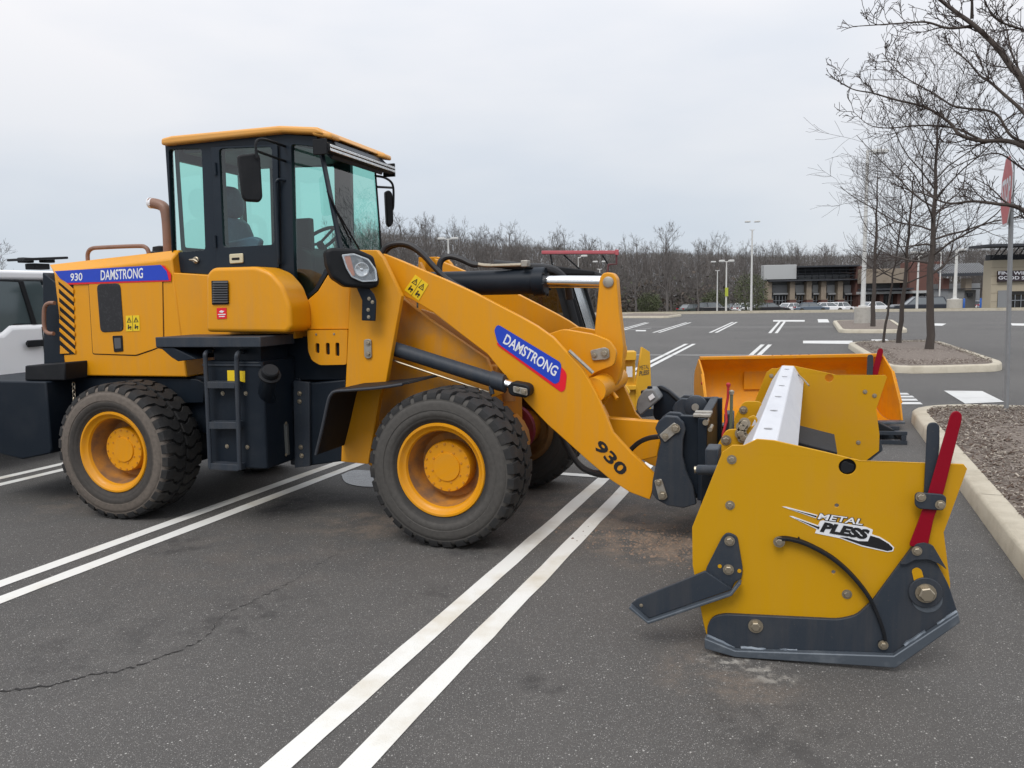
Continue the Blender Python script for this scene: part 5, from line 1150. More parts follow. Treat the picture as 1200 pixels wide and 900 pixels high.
# lift cylinders
for wl_, far_ in ((.50, False), (1.53, True)):
    sh = (wl_ - .50)
    A, B_, C_ = (rp(x, y, .50, F) + F.w * sh for x, y in ((452, 405.5), (588, 448.5), (610, 457))); ax = (B_ - A).normalized()
    b = MB(); b.tube([A, B_], .052, 24); lc = build('lift_cylinder', b, M_slate, ldr)
    b = MB(); b.lathe(B_ - ax * .075, ax, [(0, .053), (.005, .064), (.10, .064), (.105, .05)], 24); build('cylinder_gland', b, M_slate, lc)
    b = MB(); b.tube([B_, B_ + ax * .10], .032, 20); build('cylinder_rod', b, M_chrome, lc)
    if not far_:
        b = MB(); b.prism(F, round_poly(poly(F, .46, '596,450.5 601,447 617.5,450 622,454 621.5,462.5 617,466 600,463.5 596,459'), .025), .44, .545); ey = build('rod_eye', b, M_black, lc, .01)
        b = MB(); b.prism(F, round_poly(poly(F, .435, '601.5,452.2 618,455.4 618.4,463.6 602,459.6'), .01), .425, .438); build('keeper_plate', b, M_pin, lc, .003)
        bolt(F, 606.5, 456, .424, .012, lc); bolt(F, 614, 459, .424, .015, lc)
        b = MB(); b.tube([rp(460, 422, .47, F), rp(470, 425.5, .46, F), rp(566, 457.6, .46, F), rp(573, 459.5, .48, F)], .0075, 8); build('hydraulic_pipe', b, M_zinc, lc)
        b = MB(); b.tube([rp(575, 452, .48, F), rp(577, 462, .47, F)], .016, 10); build('pipe_fitting', b, M_slate, lc)
# hoses over the boom
def hose(t, ws_, r, name='hydraulic_hose', mt=None):
    q = pts(t); n_ = len(q); P_ = [rp(x, y, ws_[0] + (ws_[1] - ws_[0]) * i / (n_ - 1), F) for i, (x, y) in enumerate(q)]
    b = MB(); b.tube(catmull(P_, 6), r, 10); return build(name, b, mt or M_hose, ldr)
hose('446,299 453,289 466,285.2 480,287 494,296.5 508,312 522,326 536,335 544,339', (.66, .74), .021); hose('450,297 458,289.5 470,286.8 484,291 497,301 511,316 525,330', (.72, .78), .018)
hose('516,330 515,312 519,303.5 528,300.6 540,303.6 552,309.2 560,310.6', (.86, .92), .023); hose('555,309 566,311 575,311.5', (.92, .92), .016, 'hose_fitting', M_zinc)
hose('575,311.5 600,310.8 611,310.4', (.92, .93), .014, 'hydraulic_pipe', M_zinc); b = MB(); b.box(F, *(sorted((F.at(611, 308, .9)[0], F.at(619, 308, .9)[0]))), .88, .96, F.at(612, 313, .9)[1], F.at(612, 305, .9)[1]); build('pipe_clamp', b, M_pin, ldr, .006)
hose('579,309 612,312.5 636,313.6 652,318 664,331 668,350', (.95, 1.15), .03)
b = MB(); b.prism(F, poly(F, 1.62, '491,326 491.5,301.5 513,301 527,317 527,328'), 1.60, 1.66); build('front_frame', b, M_amber, ldr, .004)
b = MB(); p = poly(F, 1.0, '610,441 596,428 612,424 626,434 622,452 606,452'); b.prism(F, round_poly(p, .02), .95, 1.1); build('valve_block', b, M_black, ldr, .01)
hose('588,428 604,432 618,441 622,452 612,460', (.80, .95), .02); hose('590,436 602,440 616,447 618,455', (.78, .9), .016, mt=M_maroon)
hose('655,505 668,530 682,548 700,556 714,557', (.80, .74), .020); hose('662,515 676,540 692,552 712,554', (.84, .78), .016)
b = MB(); b.tube([rp(667, 411, .56, F), rp(695, 437, .56, F)], .012, 8); build('grease_pipe', b, M_pin, ldr)
# decals on the boom
WD = WB - .002
b = MB(); b.prism(F, round_poly(poly(F, WB, '582,401 588,404 656,428 664.6,437 662.5,456.5 658,459.8 583.5,405'), .03), WD - .002, WD + .0005); build('decal_red', b, M_redv, am)
b = MB(); b.prism(F, round_poly(poly(F, WB, '579.4,386 583.6,380 657,424.5 658,430 655.8,447.5 650.5,450.2 583.5,402.4'), .03), WD - .0045, WD - .0025); build('decal_blue', b, M_blue, am)
letters('DAMSTRONG', F, WD - .006, (589, 402), (650, 441.5), (594, 391), M_whitev, am, bold=.02)
letters('930', F, WD - .001, (694.5, 524.0), (727.0, 558.8), (704.5, 514.5), M_blackv, am, bold=.03)
sticker(F, WD, '486.7,322 502.2,333.2 490.7,352.4 474,340', am, M_yelv, True, 2)
# quick coupler
WQ = .49
cp_ = round_poly(poly(F, WQ, '767.5,502 771,494 780,487.6 793,488.5 801,495.5 803.5,504 800.5,515.5 800,535 804.5,553 812.5,571 816,591 801,595.5 782,592.5 769,585.5 763.8,578 764.5,564 771,531 774.5,518'), .01)
qc = build('coupler', MB().prism(F, cp_, WQ, WQ + .045), M_slate, ldr, .006)
for w in (.66, 1.36, 1.56): b = MB(); b.prism(F, cp_, w, w + .045); build('coupler_plate', b, M_slate, qc, .006)
b = MB(); b.prism(F, round_poly(poly(F, WQ, '772.5,509.5 790.5,494.5 798.5,502.2 779.5,518'), .012), WQ - .014, WQ); k1 = build('pin_keeper', b, M_pin, qc, .003); bolt(F, 791.5, 502, WQ - .015, .021, qc); bolt(F, 779.5, 511.5, WQ - .015, .015, qc)
b = MB(); b.prism(F, round_poly(poly(F, WQ, '766.8,562.5 775.5,560.5 783,583 772.5,585.6'), .012), WQ - .014, WQ); build('pin_keeper', b, M_pin, qc, .003); bolt(F, 771.6, 565.5, WQ - .015, .015, qc); bolt(F, 776.5, 580.5, WQ - .015, .02, qc)
uq, zq = F.at(800, 540, .535); uq2 = F.at(829, 540, .535)[0]; zt1 = F.at(815, 488, .535)[1]
b = MB(); b.box(F, uq - .02, uq2 - .03, .545, .60, zq - .22, zt1); build('coupler_cheek', b, M_navy, qc, .006)
b = MB(); b.box(F, uq - .02, uq2 - .03, 1.46, 1.52, zq - .22, zt1); build('coupler_cheek', b, M_navy, qc, .006)
b = MB(); b.box(F, uq2 - .06, uq2, .50, 1.56, zq - .25, zt1 - .002); build('coupler_back', b, M_navy, qc, .008)
for w in (.50, .62): 
    b = MB(); b.box(F, uq2 - .09, uq2 + .02, w, w + .06, zt1, zt1 + .02); build('coupler_hook', b, M_pin, qc, .004)
b = MB(); b.lathe(F.W(uq2 - .01, .48, zt1 - .03), F.w, [(0, .018), (.10, .018)], 16); b.lathe(F.W(uq2 + .02, .46, zt1 - .07), F.w, [(0, .014), (.14, .014)], 14); build('lock_pin', b, M_zinc, qc)
# rear coupler arm beyond: dark arm with pin ear and grey valve housing
b = MB(); b.prism(F, round_poly(poly(F, 1.42, '766,464 770,452.5 775,451.5 783,456 806,474.5 816,466 826,477 824,492 800,503 776,500 766,488'), .02), 1.40, 1.46); ca = build('coupler_arm', b, M_navy, ldr, .006)
b = MB(); b.tube([rp(773, 454, 1.40, F), rp(783, 459, 1.40, F), rp(806, 480, 1.40, F)], .012, 8); build('arm_rib', b, M_black, ca)
c_ = rp(815, 477, 1.36, F); b = MB(); b.lathe(c_, F.w, [(-.01, .07), (0, .085), (.05, .085)], 28); build('pin_ear', b, M_slate, ca); b = MB(); b.lathe(c_ - F.w * .012, F.w, [(-.006, .026), (.01, .03)], 20); build('pin_cap', b, M_pin, ca)
b = MB(); b.prism(F, round_poly(poly(F, 1.30, '749,466 757,455 768,454 776,466 752,486 747,478'), .02), 1.22, 1.40); vb = build('valve_housing', b, material('grey_plastic', (.17, .175, .18), .5, dirt=(.09, .09, .09), amount=.6, scale=14), ca, .012)
b = MB(); b.prism(F, poly(F, 1.215, '759.5,465 764.5,461 767.5,465.5 762,469.5'), 1.208, 1.219); build('housing_label', b, M_whitev, ca)
for x, y in ((754, 466), (761.5, 461)): b = MB(); b.lathe(rp(x, y, 1.25, F), (0, 0, 1), [(0, .02), (.05, .02), (.055, .012)], 10); build('valve_port', b, M_black, ca)
b = MB(); b.box(F, F.at(823, 480, 1.46)[0], F.at(846, 480, 1.46)[0], 1.46, 1.52, F.at(830, 520, 1.46)[1], F.at(830, 466.5, 1.46)[1]); build('arm_plate', b, M_navy, ca, .005)
hose('735,531 748,519 760,513.5 773,511.5', (.80, .62), .017); hose('773,511.5 778,508', (.62, .58), .016, 'hose_fitting', M_zinc)

# ================================================================== THE SNOW PUSHER IN FRONT
PO = gnd(1049, 782); P = Frame((PO.x, PO.y), 104.5, 21.3); PL = 3.66
pu = root('snow_pusher', P, 'mustard METAL PLESS snow pusher with red levers hitched to the near loader', 'snow pusher')
prof = '811,618 846.5,530 858,521.8 872,521.8 887,514.6 907,516.2 969,530.3 1009,540.2 1129.5,544.2 1133.5,549.5 1106,624 1113.5,684 1112,722 1050,764 829,749 824,729 811.5,662'
pf = poly(P, 0, prof)
hu, hz = P.at(993, 547, 0); hole = ring_uv(hu, hz, .035, 24)
small = [ring_uv(*P.at(x, y, 0), .009, 10) for x, y in ((980.5, 592.5), (976.8, 670.6))]
pn = build('side_plate', MB().prism(P, pf, 0, .014, [hole] + small), M_must, pu, .002)
b = MB(); b.prism(P, ring_uv(hu, hz, .04, 20), .016, .02); build('hole_backing', b, M_hole, pn)
q = round_poly([(hu - .026, hz - .02), (hu - .012, hz - .032), (hu + .024, hz - .024), (hu + .030, hz + .010), (hu + .010, hz + .014), (hu - .010, hz + .026), (hu - .027, hz + .012)], .012); b = MB(); b.prism(P, q, .003, .015); build('cable_boss', b, M_black, pn, .003)
pf2 = build('side_plate', MB().prism(P, pf, PL, PL + .014, [ring_uv(hu, hz, .035, 24)]), M_must, pu, .002)
# shoe of each side plate with its bent wear strip
shoe = round_poly(poly(P, -.01, '829.5,752 829,731.5 836,721.5 849,718.6 982,725 1003,720.5 1022,703 1066.5,642.5 1075.5,633.5 1087,640 1111,684 1122.4,719 1051,768 868,762'), .025)
strip_t = [P.at(x, y, -.045) for x, y in ((826, 749), (862, 765), (1049, 776.5), (1123.5, 722))]
for w0, sgn, par in ((0, -1, pn), (PL + .014, 1, pf2)):
    b = MB(); b.prism(P, shoe, w0 + sgn * .001, w0 + sgn * .024); sh_ = build('skid_shoe', b, M_slate, pu, .003)
    tl_ = [P.at(x, y, -.045) for x, y in ((826, 746.5), (862, 761), (1047, 767), (1122.5, 717.5), (1124.5, 728.5), (1049.5, 781.5), (862, 772.5), (826, 759))]
    b = MB(); b.prism(P, [(u, max(z, .004)) for u, z in tl_], w0 + sgn * .025, w0 + sgn * .060); build('wear_strip', b, M_wear, sh_, .005)
    for (xa, ya, xb, yb) in ((828, 746.8, 860, 761), (868, 760.5, 897, 763), (914, 763.4, 934, 765), (956, 766, 1004, 768.5), (1016, 768.8, 1048, 769), (1060, 758.5, 1085, 741.5), (1099, 733.5, 1121.5, 718)):
        p0, p1 = P.at(xa, ya, -.03), P.at(xb, yb, -.03); n_ = 7
        b = MB(); b.tube([P.W(p0[0] + (p1[0] - p0[0]) * k / n_, w0 + sgn * (.030 + random.uniform(-.003, .003)), p0[1] + (p1[1] - p0[1]) * k / n_ + .006 + random.uniform(-.002, .002)) for k in range(n_ + 1)], [.009 + random.uniform(-.0015, .002) for _ in range(n_ + 1)], 6); build('weld_bead', b, M_bead, sh_)
BIG = hexm('bolt', 1, .9, 6, 1.55); BIG.materials.append(M_zinc)
for x, y, r, w in ((857.5, 538.5, .0135, 0), (855.5, 592, .0135, 0), (992.5, 696.2, .0135, 0), (885.5, 733.4, .021, -.026), (1035, 756, .0135, -.034)):
    bolt(P, x, y, w, r, pn, BIG)
for u, z in [P.at(x, y, 0) for x, y in ((857.5, 538.5), (855.5, 592), (992.5, 696.2), (1079, 582), (1102, 592), (885, 733), (1062, 700))]:
    place('bolt', BIG, None, pf2, fmat(P, u, PL - .002, z, .012))
# trip arm: bolted bracket and step
b = MB(); b.prism(P, round_poly(poly(P, -.012, '846.5,628.5 852.5,623.8 864,628 870.6,668 868.6,679.3 861.5,681 856,694 826,669'), .02), -.016, -.001); tb_ = build('trip_bracket', b, M_slate, pu, .003)
for x, y, r in ((855, 634, .016), (853.6, 667.4, .017)): bolt(P, x, y, -.017, r, tb_)
for x, y in ((835.6, 683.2), (843.5, 663.5), (866.5, 669)): b = MB(); b.prism(P, ring_uv(*P.at(x, y, -.017), .009, 12), -.0185, -.0165); build('bolt_hole', b, M_must, tb_)
b = MB(); b.prism(P, poly(P, -.03, '739.5,707.5 747,701.5 826.5,669 858.5,690.4 761,724.5'), -.034, -.018); st_ = build('trip_step', b, M_slate, pu, .003)
q = [P.at(x, y, -.034) for x, y in ((739.5, 708.5), (761, 726.5), (857.5, 693.5), (868, 680))]
b = MB(); b.strip([P.W(u, -.048, z) for u, z in q], .045, .013, P.w); build('step_edge', b, M_wear, st_, .003)
bolt(P, 751.5, 709.5, -.035, .006, st_)
# curved leaf spring
cv = catmull([P.W(*(lambda a: (a[0], -.022, a[1]))(P.at(x, y, -.022))) for x, y in ((911, 631.5), (922, 631), (942, 636), (968, 649), (988, 664), (1007, 684), (1022, 706), (1033, 732), (1037.5, 750))], 6)
b = MB(); b.strip(cv, .036, .014, P.w); build('leaf_spring', b, M_black, pu, .003)
bolt(P, 913, 635, -.03, .016, pn, BIG); b = MB(); b.prism(P, round_poly(poly(P, -.02, '1029,750 1036,748 1041,757 1036,761 1029,757'), .008), -.03, -.02); build('spring_clamp', b, M_black, pu, .003)
b = MB(); q = P.at(936, 631.5, 0); b.prism(P, [(q[0] - .012, q[1] - .008), (q[0] + .012, q[1] - .008), (q[0], q[1] + .012)], -.012, 0); build('spring_stop', b, M_black, pu)
# levers
red_t = round_poly(poly(P, -.03, '1113.5,486 1117,481.8 1123,481.6 1127,485.5 1126.8,492 1105.5,577 1094,607 1087,640 1064.5,640 1077,607.5 1087.5,577'), .016)
gry_t = round_poly(poly(P, -.012, '1086.2,500 1089,495.4 1097,495 1101,499 1101,520 1095.5,580 1082.5,580 1084.5,540'), .016)
def levers(w0, sg, par_label):
    b = MB(); b.prism(P, gry_t, w0 + sg * .004, w0 + sg * .016); build('grey_lever', b, M_slate, pu, .003)
    b = MB(); b.prism(P, red_t, w0 + sg * .026, w0 + sg * .038); build('red_lever', b, M_red, pu, .003)
    b = MB(); b.prism(P, round_poly(poly(P, -.04, '1071.5,579 1075,576 1104,578.5 1108.5,582 1108,593 1104,597.5 1076,595.5 1071.5,591'), .018), w0 + sg * .042, w0 + sg * .054); cl_ = build('lever_clamp', b, M_slate, pu, .004)
    b = MB(); b.prism(P, round_poly(poly(P, -.045, '1054,661 1074,637.5 1084,636 1094,640.5 1110,668 1100,660.5 1088,655.5 1072,656 1062,661.5'), .008), w0 + sg * .026, w0 + sg * .044); build('pivot_cap', b, M_slate, pu, .004)
    return cl_
cl_ = levers(0, -1, None); levers(PL + .014, 1, None)
bolt(P, 1079, 582.6, -.055, .014, cl_); bolt(P, 1102, 591.5, -.055, .014, cl_); bolt(P, 1074.5, 645.6, -.046, .014, pn)
b = MB(); b.prism(P, round_poly(poly(P, -.026, '1068,668 1074,664.5 1080,667.5 1084,683 1076,686 1072,684'), .014), -.0275, -.0245); build('slot_plate', b, M_must, pn)
cu, cz = P.at(1084.5, 694.2, -.03)
b = MB(); b.prism(P, ring_uv(cu, cz, .066, 32), -.036, -.025); build('washer', b, M_slate, pn, .003)
b = MB(); b.prism(P, ring_uv(cu + .008, cz - .03, .060, 32), -.0262, -.0245); build('wear_mark', b, M_wear, pn)
BB = hexm('bolt', 1, .9, 6, 1.3); BB.materials.append(M_zinc); place('bolt', BB, None, pn, fmat(P, cu, -.037, cz, .032, .3))
# maker's mark: comet shaped decal
b = MB(); b.prism(P, poly(P, 0, '955,624.6 960.8,610.6 964,609.6 1014.5,617.2 1022.8,620.6 1021.6,626 1031,629 1042.5,636 1047.8,641.4 1046.6,645.8 1040,646.8 1010,640.2 985,630.8'), -.0022, -.0008); lg = build('maker_decal', b, M_whitev, pn)
b = MB(); b.prism(P, poly(P, 0, '984,629.0 1010,638.4 1040,645.4 1045.4,644.4 1046.2,641.8 1041,636.8 1030.5,630.6 1020,627.4 1017,634.2 1006,633.8 993,630'), -.0036, -.0024); build('decal_comet', b, M_blackv, pn)
for t in ('916.5,593.6 921,593.6 958,603.4 956,607.2', '925,604.6 929,604.8 961.5,616.6 959,621'):
    b = MB(); b.prism(P, poly(P, 0, t), -.0022, -.0008); build('decal_tail', b, M_whitev, pn)
for t in ('926,596.2 957,604.3 956.4,606', '932,607.2 960.4,617.6 959.6,619.8'):
    b = MB(); b.prism(P, poly(P, 0, t), -.0034, -.0024); build('decal_tail', b, M_blackv, pn)
letters('METAL', P, -.0030, (957.2, 608.8), (1011.2, 616.4), (960.6, 601.0), M_blackv, pn, shear=.0, bold=.075); letters('METAL', P, -.0042, (958.2, 608.2), (1010.4, 615.4), (961.2, 601.6), M_whitev, pn, shear=.0, bold=.02)
letters('PLESS', P, -.0046, (960.5, 623.0), (1014.5, 632.4), (966.5, 611.8), M_blackv, pn, bold=.06)
# moldboard, top beam, hitch
tA, tB = P.at(883, 514, .05), P.at(910.5, 516, .05)
bm_ = [(tA[0], tA[1] + .005), (tB[0], tA[1] + .0), (tB[0] + .085, tA[1] - .14), (tB[0] + .02, tA[1] - .17), (tA[0] - .02, tA[1] - .17), (tA[0] - .085, tA[1] - .13)]
b = MB(); b.prism(P, bm_, .018, PL - .004); beam = build('top_beam', b, M_galv, pu, .006)
for k in range(6):
    w = .3 + k * .6; b = MB(); b.prism(P, round_poly([(-.56, 0), (-.51, 0), (-.51, .05), (-.56, .05)], .01), 0, .001)
    rg = [P.W((tA[0] + tB[0]) / 2 + .020 * math.cos(t), w + .012 * math.sin(t), tA[1] + .0055) for t in np.linspace(0, 6.283, 13)[:-1]]; b = MB(); b.ring_faces([rg, [p + Vector((0, 0, .002)) for p in rg]]); build('drain_slot', b, material('slot_grey', (.36, .36, .37), .6), beam)  # grey ovals on the beam top mark the slots
mbp = catmull([Vector((tB[0] + .02, tA[1] - .15, 0)), Vector((-.62, .62, 0)), Vector((-.63, .40, 0)), Vector((-.55, .16, 0)), Vector((-.42, .06, 0))], 5)
rf = [(p.x, p.y) for p in mbp]; rb_ = [(p.x - .015, p.y) for p in reversed(mbp)]
b = MB(); b.prism(P, rf + rb_, .02, PL - .006); build('moldboard', b, M_must, pu)
b = MB(); b.prism(P, [(-.44, .0), (-.40, .0), (-.38, .16), (-.42, .16)], .02, PL - .006); build('cutting_edge', b, M_wear, pu, .003)
dk = [P.at(x, y, 2.2) for x, y in ((927, 513), (930, 507.5), (980, 520.5), (977, 528.5), (927, 522))]
b = MB(); b.prism(P, dk, 1.9, 2.6); build('side_deflector', b, M_black, pu, .006)
for k in range(7):
    w = .35 + k * .49
    b = MB(); b.prism(P, round_poly([(-.60, .84), (-.69, .80), (-.76, .50), (-.72, .15), (-.58, .10), (-.63, .40), (-.62, .62)], .02), w, w + .014); build('rear_rib', b, M_must, pu, .003)
b = MB(); b.box(P, -.80, -.72, .3, PL - .3, .42, .54); build('rear_beam', b, M_must, pu, .008)
for w in (.80, 1.95):
    q = round_poly([(-.68, .90), (-.80, .90), (-.86, .78), (-.86, .30), (-.70, .26)], .03); b = MB(); b.prism(P, q, w, w + .02); lg_ = build('hitch_ear', b, M_must, pu, .003)
    for z in (.84, .74): place('bolt', BIG, None, lg_, fmat(P, -.80, w - .002, z, .018))
# hitch frame next to the coupler
for w, x0, x1, y0, y1 in ((.28, 826, 842, 526.5, 548), (.95, 848, 858, 485, 531)):
    a0, a1 = P.at(x0, y1, w), P.at(x1, y0, w); b = MB(); b.box(P, a0[0], a1[0], w, w + .14, a0[1], a1[1]); build('hitch_block', b, M_slate, pu, .006)
a0 = P.at(821, 604, .33); a1 = P.at(840, 556, .33); b = MB(); b.box(P, a0[0], a1[0], .33, .42, a0[1], a1[1]); build('hitch_post', b, M_navy, pu, .004)
b = MB(); b.tube([rp(818.5, 550.5, .26, P), rp(845, 550.5, .20, P)], .024, 14); build('hitch_pin', b, M_slate, pu); b = MB(); b.lathe(rp(818.5, 550.5, .26, P), -P.u, [(0, .017), (.02, .017)], 10); build('pin_head', b, M_zinc, pu)
b = MB(); b.prism(P, round_poly(poly(P, .16, '838,563 840,549 845,545.5 848,548 846,558 843,566'), .012), .15, .17); build('hitch_ear', b, M_must, pu, .003); bolt(P, 845.5, 552.5, .149, .012, pu)
b = MB(); b.tube([rp(853.6, 451, .95, P), rp(853, 466, .95, P), rp(850.5, 480, .95, P), rp(851.5, 493, .93, P), rp(847.5, 508, .92, P), rp(845, 545, .92, P)], .0075, 8); build('red_rod', b, M_redrod, pu)
b = MB(); b.lathe(rp(853.6, 451, .95, P), (0, 0, 1), [(-.010, .011), (.004, .013), (.012, .006)], 10); build('rod_knob', b, M_redrod, pu)
b = MB(); b.tube([rp(857.3, 461, .92, P), rp(857, 480, .92, P), rp(855.5, 520, .92, P)], .009, 8); build('hook_rod', b, material('olive_rod', (.09, .10, .06), .5), pu); b = MB(); b.lathe(rp(857.3, 460, .92, P), (0, 0, 1), [(-.01, .013), (.008, .015), (.014, .006)], 10); build('rod_knob', b, M_zinc, pu)
for k, (x, y) in enumerate(((869.5, 500), (872.5, 496), (868, 508), (871, 513))): bolt(P, x, y, .78, .02, pu, BIG)
b = MB(); p = poly(P, .8, '876,516 874,494 877,489 884,486.5 888,492 886,516'); b.prism(P, round_poly(p, .015), .80, .82, [ring_uv(*P.at(881, 495, .8), .022, 14)]); build('hitch_lug', b, M_must, pu, .003)
b = MB(); b.tube([rp(935, 438.5, 3.5, P), rp(943, 446, 3.3, P), rp(948, 452, 3.2, P)], .006, 6); build('loose_strap', b, M_zinc, pu)
# crumbs of soil under the pusher
Vv, Ff = [], []
cs = gnd(790, 640); cs2 = gnd(745, 628)
for k in range(1300):
    c_ = cs if k % 3 else cs2; x, y = c_.x + rng.normal(0, .20), c_.y + rng.normal(0, .16); s = rng.gamma(1.3, .0022) + .0012; o = len(Vv)
    for v in ((-1, -1, 0), (1, -1, 0), (1, 1, 0), (-1, 1, 0), (.2, .1, 1.0)): Vv.append((x + v[0] * s * rng.uniform(.6, 1.3), y + v[1] * s * rng.uniform(.6, 1.3), .001 + v[2] * s * 1.1))
    Ff += [(o, o + 1, o + 4), (o + 1, o + 2, o + 4), (o + 2, o + 3, o + 4), (o + 3, o, o + 4)]
o = link('soil_crumbs', np_mesh('soil_crumbs', Vv, Ff), material('brown_soil', (.24, .175, .13), .95, dirt=(.10, .07, .05), amount=.8, scale=20)); stuff(o); o['label'] = 'crumbs of brown soil scattered by the pusher'

# ================================================================== LOADER BUCKET BEHIND
YB = 9.0
o_ = far(940, YB, 465); KB = Frame((o_.x, o_.y), 92)      # w = 0 is the mouth, w grows into the bucket
bk = root('loader_bucket', KB, 'orange loader bucket on the ground, its mouth turned to the viewer', 'bucket')
tl = KB.at(829.5, 415, .75); tr = KB.at(1052.5, 421, .55); u0 = KB.at(825, 464, .3)[0]; u1 = KB.at(1054, 490, .05)[0]
ht = (tl[1] + tr[1]) / 2
sec = catmull([Vector((0, .10, 0)), Vector((.35, .06, 0)), Vector((.66, .14, 0)), Vector((.80, .38, 0)), Vector((.78, .62, 0)), Vector((.62, ht - .06, 0)), Vector((.55, ht, 0))], 6)
b = MB(); rings = []
for u in (u0, u1): rings.append([KB.W(u, p.x, p.y) for p in sec] + [KB.W(u, p.x + (.02 if i > 14 else .012), p.y - .02 if i < 12 else p.y) for i, p in reversed(list(enumerate(sec)))])
b.ring_faces(rings); build('shell', b, M_orange, bk, angle=50)
side = [(p.x, p.y) for p in sec] + [(.30, ht - .16), (.06, .30)]
for u, s_ in ((u0, -1), (u1, 1)):
    b = MB(); b.ring_faces([[KB.W(u + d, w, z) for w, z in side] for d in (0, s_ * .022)]); sd = build('side_plate', b, M_orange, bk, .004)
    b = MB(); b.ring_faces([[KB.W(u + d, w, z) for w, z in ((.06, .30), (.30, ht - .16), (.34, ht - .18), (.10, .28))] for d in (s_ * .022, s_ * .036)]); build('side_wear_plate', b, M_orange, sd, .003)
    b = MB(); b.lathe(KB.W(u + s_ * .022, .25, .55), KB.u * s_, [(0, .02), (.02, .02), (.024, .012)], 6); build('bolt', b, M_redrod, sd)
b = MB(); b.box(KB, u0, u1, .525, .60, ht - .012, ht + .03); lip = build('top_lip', b, M_orange, bk, .008)
b = MB(); b.box(KB, u0, u1, -.10, .04, .075, .10); build('cutting_edge', b, M_wear, bk, .004)
mid = u0 + (u1 - u0) * .27; b = MB(); b.box(KB, mid, u1 - .35, .772, .782, .40, .72); build('back_reinforcement', b, M_orange, bk, .004)
for k in range(5):
    u = u0 + (u1 - u0) * (.40 + .05 * k); b = MB(); b.lathe(KB.W(u, .56, ht + .03), (0, 0, 1), [(0, .012), (.006, .012)], 6); build('stop_screw', b, M_brown, bk)
# dark steel skids beside it
sk0 = gnd(1044, 521)
S_ = Frame((sk0.x, sk0.y), 104); sk = root('steel_skid', S_, 'low dark steel skid frame under the right end of the orange bucket', 'skid')
for w in (0, .34):
    b = MB(); b.box(S_, -.75, .16, w, w + .05, 0, .045); build('runner', b, M_slate, sk, .004)
    b = MB(); b.box(S_, -.75, .16, w + .01, w + .04, .10, .14); build('rail', b, M_slate, sk, .004)
for u in (-.7, -.3, .1): b = MB(); b.box(S_, u, u + .05, .0, .39, .046, .099); build('cross_bar', b, M_slate, sk, .003)
b = MB(); b.prism(S_, [(-.5, .141), (.05, .141), (-.12, .23), (-.5, .26)], .03, .36); build('rubber_pad', b, M_black, sk, .01)

# ================================================================== SMALL YELLOW PUSHER AND SKID STEER BEHIND THE BOOM
o_ = far(745, 10.2, 430); Q = Frame((o_.x, o_.y), 100)
sp2 = root('snow_pusher', Q, 'smaller bright yellow snow pusher half hidden behind the bell crank', 'snow pusher')
M_yel = material('bright_yellow_paint', (.74, .42, .03), .45, dirt=(.6, .33, .04), amount=.5, scale=3)
EN = Frame((Q.W(.0, 0, 0).x, Q.W(0, 0, 0).y), 62)
en = poly(EN, 0, '745,451 752.3,406.5 761.8,412.5 761.8,451'); zb2 = .02
e_u = [q_[0] for q_ in en]
b = MB(); b.prism(EN, [(e_u[0], zb2), (e_u[3] + .02, zb2), (e_u[3] + .02, en[3][1]), (e_u[2], en[2][1]), (e_u[1], en[1][1]), (e_u[0], en[0][1])], 0, .03); ep = build('side_plate', b, M_yel, sp2, .004)
letters('METAL', EN, -.003, (749.5, 433.5), (760.6, 432), (749.8, 428.5), material('grey_print', (.12, .10, .07), .5), ep); letters('PLESS', EN, -.003, (749.2, 440.5), (760.6, 438.8), (749.5, 434.8), MATS['grey_print'], ep, bold=.03)
zt2 = en[1][1] - .05; d_ = Q.W(0, 0, 0) - Q.W(0, 0, 0)
BQ = Frame((EN.W(e_u[0], 0, 0).x, EN.W(e_u[0], 0, 0).y), 93)
b = MB(); b.box(BQ, -2.4, -.002, .02, .10, .02, zt2 - .12); build('moldboard', b, M_yel, sp2, .006)
b = MB(); b.box(BQ, -2.4, -.002, -.10, .14, zt2 - .118, zt2); build('top_beam', b, M_yel, sp2, .01)
b = MB(); b.box(BQ, -2.4, -.002, -.06, .14, .38, .44); build('rear_beam', b, M_yel, sp2, .008)
b = MB(); b.box(BQ, -.13, -.05, -.063, -.0605, zt2 - .34, zt2 - .20); b2_ = build('plate_label', b, M_whitev, sp2)
b = MB(); b.prism(EN, [(e_u[0] - .03, .0), (e_u[3] + .05, .0), (e_u[3] + .05, .10), (e_u[0] - .03, .10)], -.03, -.001); build('skid_shoe', b, M_slate, sp2, .004)

